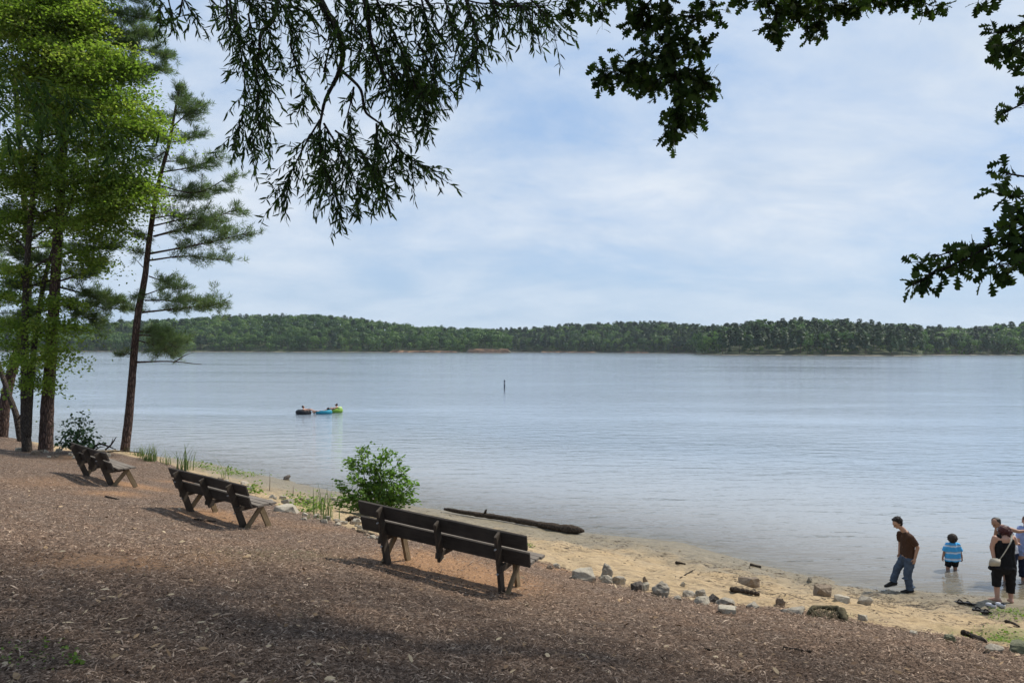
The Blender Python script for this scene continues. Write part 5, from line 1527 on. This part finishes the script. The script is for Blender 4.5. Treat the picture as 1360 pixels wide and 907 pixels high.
for nm, ank, dr in (('a', ankF, Vector((-1, 0, -.22))), ('b', ankN, Vector((-1, 0, .0)))):
    dr.normalize(); h_ = Fig(); u_ = Vector((0, 0, 1)); u_ = (u_ - dr * u_.dot(dr)).normalized()
    h_.chain([ank + u_ * -.02, ank + u_ * -.045 - dr * .045], [.050, .046]); h_.chain([ank + u_ * -.03, ank + u_ * -.055 + dr * .10, ank + u_ * -.066 + dr * .185], [.052, .044, .030]); h_.cap(ank + u_ * -.06 - dr * .05, .036, ank + u_ * -.068 + dr * .15, .036)
    so_ = h_.done('shoe', m_shoe, root, .009, 3)
    q_ = Fig(); q_.cap(ank + u_ * -.088 - dr * .05, .040, ank + u_ * -.092 + dr * .17, .038); qs = q_.done('sole', m_sole, so_, .009, 3)
    for v in qs.data.vertices:
        w_ = Vector(v.co) - ank; hgt_ = w_.dot(u_); v.co = v.co - u_ * (hgt_ + .092) * .68
# ---- child wading, seen from behind
w_ = W(1264.5, 756); d = depth_of(w_); S = d / F / 4.124
zb = gz(w_[0], w_[1])
root = person((w_[0], w_[1], 0), 'small curly haired child in blue and white striped t-shirt wading away from the shore')
J = frame_fn(w_, 470, 394, S); sub = min(zb, -.12)
print('child', d, zb)
B = Fig(); hc = J(471, 226); at = B.head(hc, (.12, 1, -.2), .88)
B.chain([J(471, 240), J(472, 256)], [.042, .045]); B.chain([J(472, 264), J(474, 330)], [.085, .098])
for x in (-22, 22): B.chain([J(473 + x, 264), J(473 + x * .8, 335)], [.055, .075])
B.chain([J(441, 263), J(430, 300, .02), J(423, 330, .03)], [.040, .032, .023]); B.hand(J(423, 331, .03), (-.1, .1, -1), (1, 0, 0), .72, -1)
B.chain([J(505, 263), J(518, 300, .02), J(528, 330, .03)], [.040, .032, .023]); B.hand(J(528, 331, .03), (.15, .1, -1), (-1, 0, 0), .72)
for x, x2 in ((454, 447), (488, 487)):
    an = J(x2, 394); an.z = sub + .06
    B.chain([J(x, 345), J(x2, 380), an], [.065, .047, .034]); B.foot(an, (0, 1, 0), .17, .028)
B.done('body', m_skin2, root, .008); eyes(root, at, .85)
Hh = Fig(); Hh.ell(hc + Vector((0, -.012, .022)), (.098, .100, .095)); ho = Hh.done('hair', m_curl, root, .010, 2)
link('locks', hair_tufts(root, hc + Vector((0, -.012, .018)), .097, 380, m_curl, rsP, .045, lambda u: u[1] < .6).mesh(), m_curl, ho)
m_stripe, t = new_mat('striped_cotton'); co = t.coord('Object'); zc = t.n('ShaderNodeSeparateXYZ', {0: co}).outputs[2]
zz_ = t.math('ADD', zc, t.math('MULTIPLY', t.math('SUBTRACT', t.noise(co, 9, 3, .5), .5), .05))
ph = t.math('FRACT', t.math('MULTIPLY', zz_, 1 / .155))
t.out(principled(t, t.ramp(ph, [(0, (.07, .38, .74)), (.50, (.07, .40, .76)), (.56, (.55, .68, .82)), (.72, (.60, .70, .80)), (.78, (.25, .30, .36)), (.88, (.07, .38, .74))]), .9))
T = Fig(); T.chain([J(472, 262), J(474, 346)], [.098, .125], flat_b=True)
for x in (-24, 24): T.chain([J(473 + x, 262), J(474 + x * .9, 347)], [.066, .094], flat_b=True)
T.chain([J(444, 262), J(430, 296, .02)], [.062, .062], flat_b=True); T.chain([J(502, 262), J(519, 296, .02)], [.062, .062], flat_b=True)
T.done('shirt', m_stripe, root, .010, 4)
K = Fig(); K.ell(J(471, 346), (.145, .11, .07))
for x, x2 in ((454, 447), (488, 487)): K.chain([J(x, 345), J(x2, 378)], [.082, .070], flat_b=True)
K.done('shorts', m_blackc, root, .010, 3)

# ---- woman in black with the shoulder bag
g = G(1334, 799.5); d = depth_of(g); S = d / F / 4.124
root = person((g[0], g[1], g[2]), 'woman with auburn hair in black tank top and cropped trousers seen from behind')
J = frame_fn(g, 755, 575, S)
print('woman', d, 'h', (575 - 165) * S)
B = Fig(); hc = J(768, 196, .10); at = B.head(hc, (.18, .75, -.65), .95, True)
B.chain([J(766, 206, .06), J(760, 222, .0)], [.056, .062])
for x, y in ((-32, 0), (-11, -.03), (11, -.03), (32, 0)): B.chain([J(757 + x, 232, y), J(755 + x * .85, 300, y * .5 + .01), J(752 + x * .9, 372, y)], [.070, .082, .095])
B.chain([J(708, 226, .02), J(692, 276, .03), J(694, 330, -.02)], [.058, .045, .033]); B.hand(J(694, 332, -.02), (.1, -.05, -1), (1, 0, 0), .95, -1)
B.chain([J(808, 226, .02), J(838, 258, .12), J(870, 272, .26)], [.058, .044, .032]); B.hand(J(871, 272, .27), (.75, .6, -.05), (0, 0, -1), .95)
for hx, kx, ky, ax_, ay, dr in ((726, 716, 470, 716, 552, (-.55, .8, 0)), (786, 790, 490, 791, 556, (.25, 1, 0))):
    B.chain([J(hx, 385), J(kx, ky, .02), J(ax_, ay)], [.105, .062, .040]); B.foot(J(ax_, ay), dr, .23, .038)
B.done('body', m_skin3, root, .009); eyes(root, at, .95)
Hh = Fig(); Hh.ell(hc + Vector((0, -.03, .03)), (.118, .108, .112)); Hh.ell(hc + Vector((.05, -.05, -.05)), (.085, .06, .085)); ho = Hh.done('hair', m_red, root, .010, 3)
link('locks', hair_tufts(root, hc + Vector((.01, -.035, .01)), .108, 260, m_red, rsP, .07, lambda u: u[1] < .4).mesh(), m_red, ho)
T = Fig()
for x, y in ((-32, 0), (-11, -.03), (11, -.03), (32, 0)): T.chain([J(757 + x, 258, y), J(755 + x * .85, 305, y * .5), J(752 + x * 1.0, 392, y)], [.085, .097, .118], flat_a=False, flat_b=True)
for x in (-38, 38): T.chain([J(757 + x * .80, 210, .0), J(757 + x * .84, 240, -.02), J(756 + x * .80, 268, -.02)], [.040, .060, .080])
T.ell(J(772, 388, -.03), (.14, .13, .06)); T.done('tank_top', m_blackc, root, .010, 4)
K = Fig(); K.ell(J(753, 384), (.185, .155, .14))
for hx, kx, ky, ax_, ay in ((722, 714, 470, 714, 488), (786, 790, 490, 790, 524)): K.chain([J(hx, 385), J(kx, ky - 30, .01), J(ax_, ay, .01)], [.125, .092, .082], flat_b=True)
K.done('trousers', m_blackp, root, .010, 3)

# her shoulder bag
bx = J(668, 352, -.19) + Vector([float(v) for v in root.location]); root_b = empty('shoulder_bag', bx, 'pale canvas shoulder bag with dark base on the left hip of the woman in black', 'bag')
def soft_box(name, size, loc, mat, parent, bev=.02, taper=1.0):
    bm = bmesh.new(); bmesh.ops.create_cube(bm, size=1); bmesh.ops.scale(bm, vec=size, verts=bm.verts)
    for v in bm.verts:
        if v.co.z > 0: v.co.x *= taper; v.co.y *= taper
    bmesh.ops.bevel(bm, geom=bm.edges[:], offset=bev, segments=3, affect='EDGES'); me = bpy.data.meshes.new(name); bm.to_mesh(me); bm.free()
    o = link(name, me, mat, parent, True); o.location = loc; return o
m_canvas = mat_cloth('canvas', (.50, .47, .40), .8); m_strap = mat_cloth('strap_canvas', (.42, .39, .32), .8)
soft_box('body', (.215, .085, .165), (0, 0, .030), m_canvas, root_b, .022, .82); soft_box('base_panel', (.222, .092, .085), (0, 0, -.075), m_blackc, root_b, .02); soft_box('flap', (.190, .020, .11), (0, -.046, .055), m_canvas, root_b, .008)
st = [J(x, y, yy) + Vector([float(v) for v in root.location]) - bx for x, y, yy in ((690, 335, -.19), (712, 308, -.19), (740, 268, -.18), (765, 232, -.155), (785, 208, -.06), (792, 200, .03))]
mbs = MB(); sp_ = smooth_path(st, 24); wv = np.array([.019, 0, .012])
vs = []; nrm_ = np.array([0, -.004, 0])
for q in sp_: vs += [q - wv + nrm_, q + wv + nrm_, q + wv - nrm_, q - wv - nrm_]
mbs.add(vs, [(4 * i + a, 4 * i + (a + 1) % 4, 4 * i + 4 + (a + 1) % 4, 4 * i + 4 + a) for i in range(23) for a in range(4)]); link('strap', mbs.mesh(), m_strap, root_b)

# ---- man in white, bending over in the shallows behind her
w_ = W(1338, 772); d = depth_of(w_); S = d / F / 4.124; zb = gz(w_[0], w_[1])
root = person((w_[0], w_[1], 0), 'dark haired man in white sleeveless shirt stooping behind the woman in black')
J = frame_fn(w_, 770, 462, S); print('man2', d, zb)
B = Fig(); hc = J(706, 142, .0); at = B.head(hc, (-.75, -.25, -.6), .95)
B.chain([J(718, 152), J(738, 166, .02)], [.054, .060])
B.chain([J(745, 172, .02), J(768, 205, .05), J(785, 270, .06), J(786, 300, .05)], [.090, .115, .112, .118])
for y in (-.1, .12): B.chain([J(745, 172, y), J(768, 210, y), J(785, 295, y)], [.07, .085, .095])
B.chain([J(760, 168, -.16), J(800, 178, -.20), J(836, 172, -.22)], [.052, .040, .029]); B.hand(J(837, 172, -.22), (1, -.1, .05), (0, 0, -1), 1.0)
B.chain([J(748, 172, .2), J(742, 225, .24), J(730, 275, .2)], [.052, .040, .029]); B.hand(J(730, 277, .2), (-.2, 0, -1), (1, 0, 0), 1.0, -1)
for y in (-.09, .1):
    an = J(776, 455, y); an.z = min(zb, -.1) + .07
    B.chain([J(786, 305, y), J(770, 385, y), an], [.095, .062, .042]); B.foot(an, (-1, 0, 0), .24)
B.done('body', m_skin2, root, .009); eyes(root, at, .95)
Hh = Fig(); Hh.ell(hc + Vector((.02, .012, .045)), (.098, .086, .078)); Hh.ell(hc + Vector((.06, .015, .0)), (.055, .075, .07)); Hh.done('hair', m_hair, root, .010, 2)
T = Fig(); T.chain([J(742, 176, .02), J(768, 207, .05), J(785, 270, .06), J(787, 300, .05)], [.098, .130, .130, .135], flat_b=True)
for y in (-.1, .12): T.chain([J(746, 172, y), J(768, 210, y), J(786, 298, y)], [.078, .100, .112], flat_b=True)
T.done('shirt', m_whitec, root, .010, 4)
K = Fig(); K.ell(J(788, 306, .01), (.15, .18, .12))
for y in (-.09, .1): K.chain([J(786, 305, y), J(772, 392, y)], [.118, .090], flat_b=True)
K.done('shorts', m_navy, root, .010, 3)

# ---- person in pale blue at the picture edge
w_ = W(1362.5, 770); d = depth_of(w_); S = d / F / 4.124; zb = gz(w_[0], w_[1])
root = person((w_[0], w_[1], 0), 'person in pale blue top and navy trousers cut off by the picture edge')
J = frame_fn(w_, 876, 454, S)
B = Fig(); hc = J(880, 128, .0); at = B.head(hc, (-.6, .7, -.3), .92)
B.chain([J(879, 146), J(878, 164)], [.05, .055])
for x in (-26, 0, 26): B.chain([J(877 + x, 180), J(877 + x * .8, 240), J(877 + x, 320)], [.075, .09, .11])
B.chain([J(842, 186), J(834, 240, -.02), J(842, 292, -.06)], [.05, .038, .028]); B.hand(J(842, 293, -.06), (.1, -.1, -1), (1, 0, 0), .95, -1)
B.chain([J(912, 186), J(926, 240), J(922, 292)], [.05, .038, .028]); B.hand(J(922, 293), (0, 0, -1), (-1, 0, 0), .95)
for x in (862, 894):
    an = J(x, 450); an.z = min(zb, -.08) + .07
    B.chain([J(x, 320), J(x, 390), an], [.095, .062, .042]); B.foot(an, (0, 1, 0), .23)
B.done('body', m_skin3, root, .010); eyes(root, at, .92)
Hh = Fig(); Hh.ell(hc + Vector((.02, -.02, .03)), (.100, .105, .095)); Hh.ell(hc + Vector((.03, -.05, -.07)), (.075, .05, .09)); Hh.done('hair', m_curl, root, .010, 2)
T = Fig()
for x in (-26, 0, 26): T.chain([J(877 + x, 178), J(877 + x * .8, 240), J(877 + x * 1.05, 318)], [.088, .105, .125], flat_b=True)
T.chain([J(846, 184), J(836, 226, -.01)], [.066, .064], flat_b=True); T.chain([J(908, 184), J(922, 226)], [.066, .064], flat_b=True); T.done('shirt', m_laven, root, .010, 4)
K = Fig(); K.ell(J(877, 326), (.165, .125, .11))
for x in (862, 894): K.chain([J(x, 322), J(x, 436)], [.11, .085], flat_b=True)
K.done('trousers', m_navy, root, .010, 3)

# ---- bathers on the floats
def bather(base, label, head, hfw, torso, arms, legs, skin, hair):
    root = empty('person', base, label, 'person', 'bathers on the floats')
    B = Fig(); at = B.head(head, hfw, .95)
    hv = Vector(head); t0 = Vector(torso[0]); t1 = Vector(torso[1])
    B.cap(hv + (t0 - hv) * .35, .052, t0, .06); sd_ = (t1 - t0).normalized().cross(Vector((0, 0, 1))).normalized()
    for s_ in (-.11, 0, .11): B.chain([t0 + sd_ * s_, t0 + (t1 - t0) * .5 + sd_ * s_ * .8, t1 + sd_ * s_ * .8], [.085, .1, .1])
    for a in arms:
        B.chain(a, [.05, .040, .029]); dd = Vector(a[2]) - Vector(a[1]); B.hand(a[2], dd, (0, 0, -1) if abs(dd.normalized().z) < .9 else (1, 0, 0))
    for l in legs:
        B.chain(l, [.088, .060, .042]); dd = Vector(l[2]) - Vector(l[1]); B.foot(l[2], (dd.x, dd.y, .3), .23)
    B.done('body', skin, root, .010)
    eyes(root, at, .95)
    H_ = Fig(); bk = -Vector(hfw).normalized(); H_.ell(Vector(head) + bk * .03 + Vector((0, 0, .025)), (.102, .098, .095)); H_.done('hair', hair, root, .010, 2)
    S_ = Fig()
    for s_ in (-.10, .10): S_.chain([t0 + (t1 - t0) * .75 + sd_ * s_, t1 + sd_ * s_], [.115, .118])
    for l in legs: S_.chain([l[0], (Vector(l[0]) + Vector(l[1])) / 2], [.105, .085], flat_b=True)
    S_.done('swim_shorts', m_navy, root, .010, 3)


bather(pA, 'dark haired bather lying in the black ring with feet towards the turquoise lounger', (-.05, .02, .56), (.9, -.1, .1), ((-.02, 0, .36), (.18, 0, .13)), [[(0, -.19, .36), (.16, -.36, .36), (.36, -.34, .36)], [(0, .19, .36), (.16, .36, .36), (.36, .34, .36)]],
       [[(.2, -.09, .14), (.5, -.12, .38), (.88, -.1, .24)], [(.2, .09, .14), (.5, .12, .36), (.9, .1, .22)]], m_skin3, m_hair)
bather(pB, 'bather lying low in the turquoise lounger with only the dark hair showing', (.36, .02, .40), (-.8, -.1, .4), ((.22, 0, .24), (-.15, 0, .12)), [[(.2, -.19, .22), (.02, -.24, .15), (-.17, -.22, .13)], [(.2, .19, .22), (.02, .24, .15), (-.17, .22, .13)]],
       [[(-.2, -.09, .13), (-.46, -.11, .18), (-.76, -.1, .12)], [(-.2, .09, .13), (-.46, .11, .18), (-.76, .1, .12)]], m_skin2, m_hair)
bather(pC, 'bather with dark hair and sunglasses reclining in the lime green ring', (.04, .0, .62), (-.85, -.45, .05), ((.1, 0, .42), (-.12, 0, .14)), [[(.08, -.19, .42), (-.08, -.34, .36), (-.28, -.30, .36)], [(.08, .19, .42), (-.08, .34, .36), (-.28, .30, .36)]],
       [[(-.12, -.09, .16), (-.36, -.12, .36), (-.62, -.1, .2)], [(-.12, .09, .16), (-.36, .12, .34), (-.64, .1, .2)]], m_skin3, m_hair)
sg = empty('sunglasses', pC + np.array([-.05, -.05, .625]), 'dark sunglasses on the bather in the lime green ring', 'sunglasses')
sg.rotation_euler = (0, 0, math.radians(-62))
for s_ in (-.036, .036):
    soft_box('lens', (.058, .012, .044), (s_, 0, 0), m_shoe, sg, .005)
soft_box('nose_bridge', (.02, .010, .010), (0, 0, .012), m_shoe, sg, .003)
for s_ in (-.07, .07): soft_box('temple', (.006, .11, .010), (s_, .055, .012), m_shoe, sg, .002)

# ---- shoes and sandals left on the sand
def slipon(px, py, yaw, label):
    g = G(px, py); root = empty('shoe', g, label, 'shoe'); root.rotation_euler = (0, 0, yaw); root.scale = (.9, .9, .9)
    u = Fig(); u.chain([(0, -.085, .055), (0, .0, .048), (0, .085, .035), (0, .12, .03)], [.042, .042, .040, .032]); u.done('upper', m_whitec, root, .008, 3)
    u = Fig(); u.chain([(0, -.085, .052), (0, -.02, .066)], [.034, .028]); u.ell((0, -.07, .085), (.030, .05, .022)); u.done('opening', m_blackp, root, .007, 2)
    q = Fig(); q.chain([(0, -.085, .012), (0, .02, .012), (0, .115, .012)], [.043, .040, .034]); o = q.done('sole', m_sole, root, .008, 2)
    for v in o.data.vertices: v.co.z = .002 + (v.co.z - .012) * .25 + .010
    return root
slipon(1316.5, 806, .15, 'left one of two white slip-on shoes standing together on the sand')
slipon(1329, 805.5, .05, 'right one of two white slip-on shoes standing together on the sand')
def sandal(px, py, yaw, label):
    g = G(px, py); root = empty('sandal', g + np.array([0, 0, .006]), label, 'sandal', 'dark sandals left on the sand'); root.rotation_euler = (0, 0, yaw)
    out = [(-.035, -.125), (-.038, -.06), (-.032, 0), (-.044, .07), (-.034, .125), (0, .145), (.036, .12), (.046, .06), (.034, 0), (.036, -.06), (.033, -.125), (0, -.145)]
    mb = MB(); n = len(out); mb.add([(x, y, 0) for x, y in out] + [(x, y, .026) for x, y in out], [tuple(reversed(range(n))), tuple(range(n, 2 * n))] + [(i, (i + 1) % n, n + (i + 1) % n, n + i) for i in range(n)])
    link('sole', mb.mesh(), m_shoe, root)
    for s_ in (-1, 1): link('strap', MB().tube(smooth_path([(0, .085, .028), (s_ * .022, .05, .062), (s_ * .042, -.01, .030)], 10), [.008] * 10, 6).mesh(), m_blackp, root)
    return root
sandal(1278, 801, 1.25, 'dark sandal nearest the child of the pair lying end to end on the sand')
sandal(1289, 803, 1.35, 'dark sandal farther right of the pair lying end to end on the sand')
sandal(1302, 811, 1.25, 'dark sandal left of the pair lying below the white shoes')
sandal(1313, 814, 1.3, 'dark sandal right of the pair lying below the white shoes')
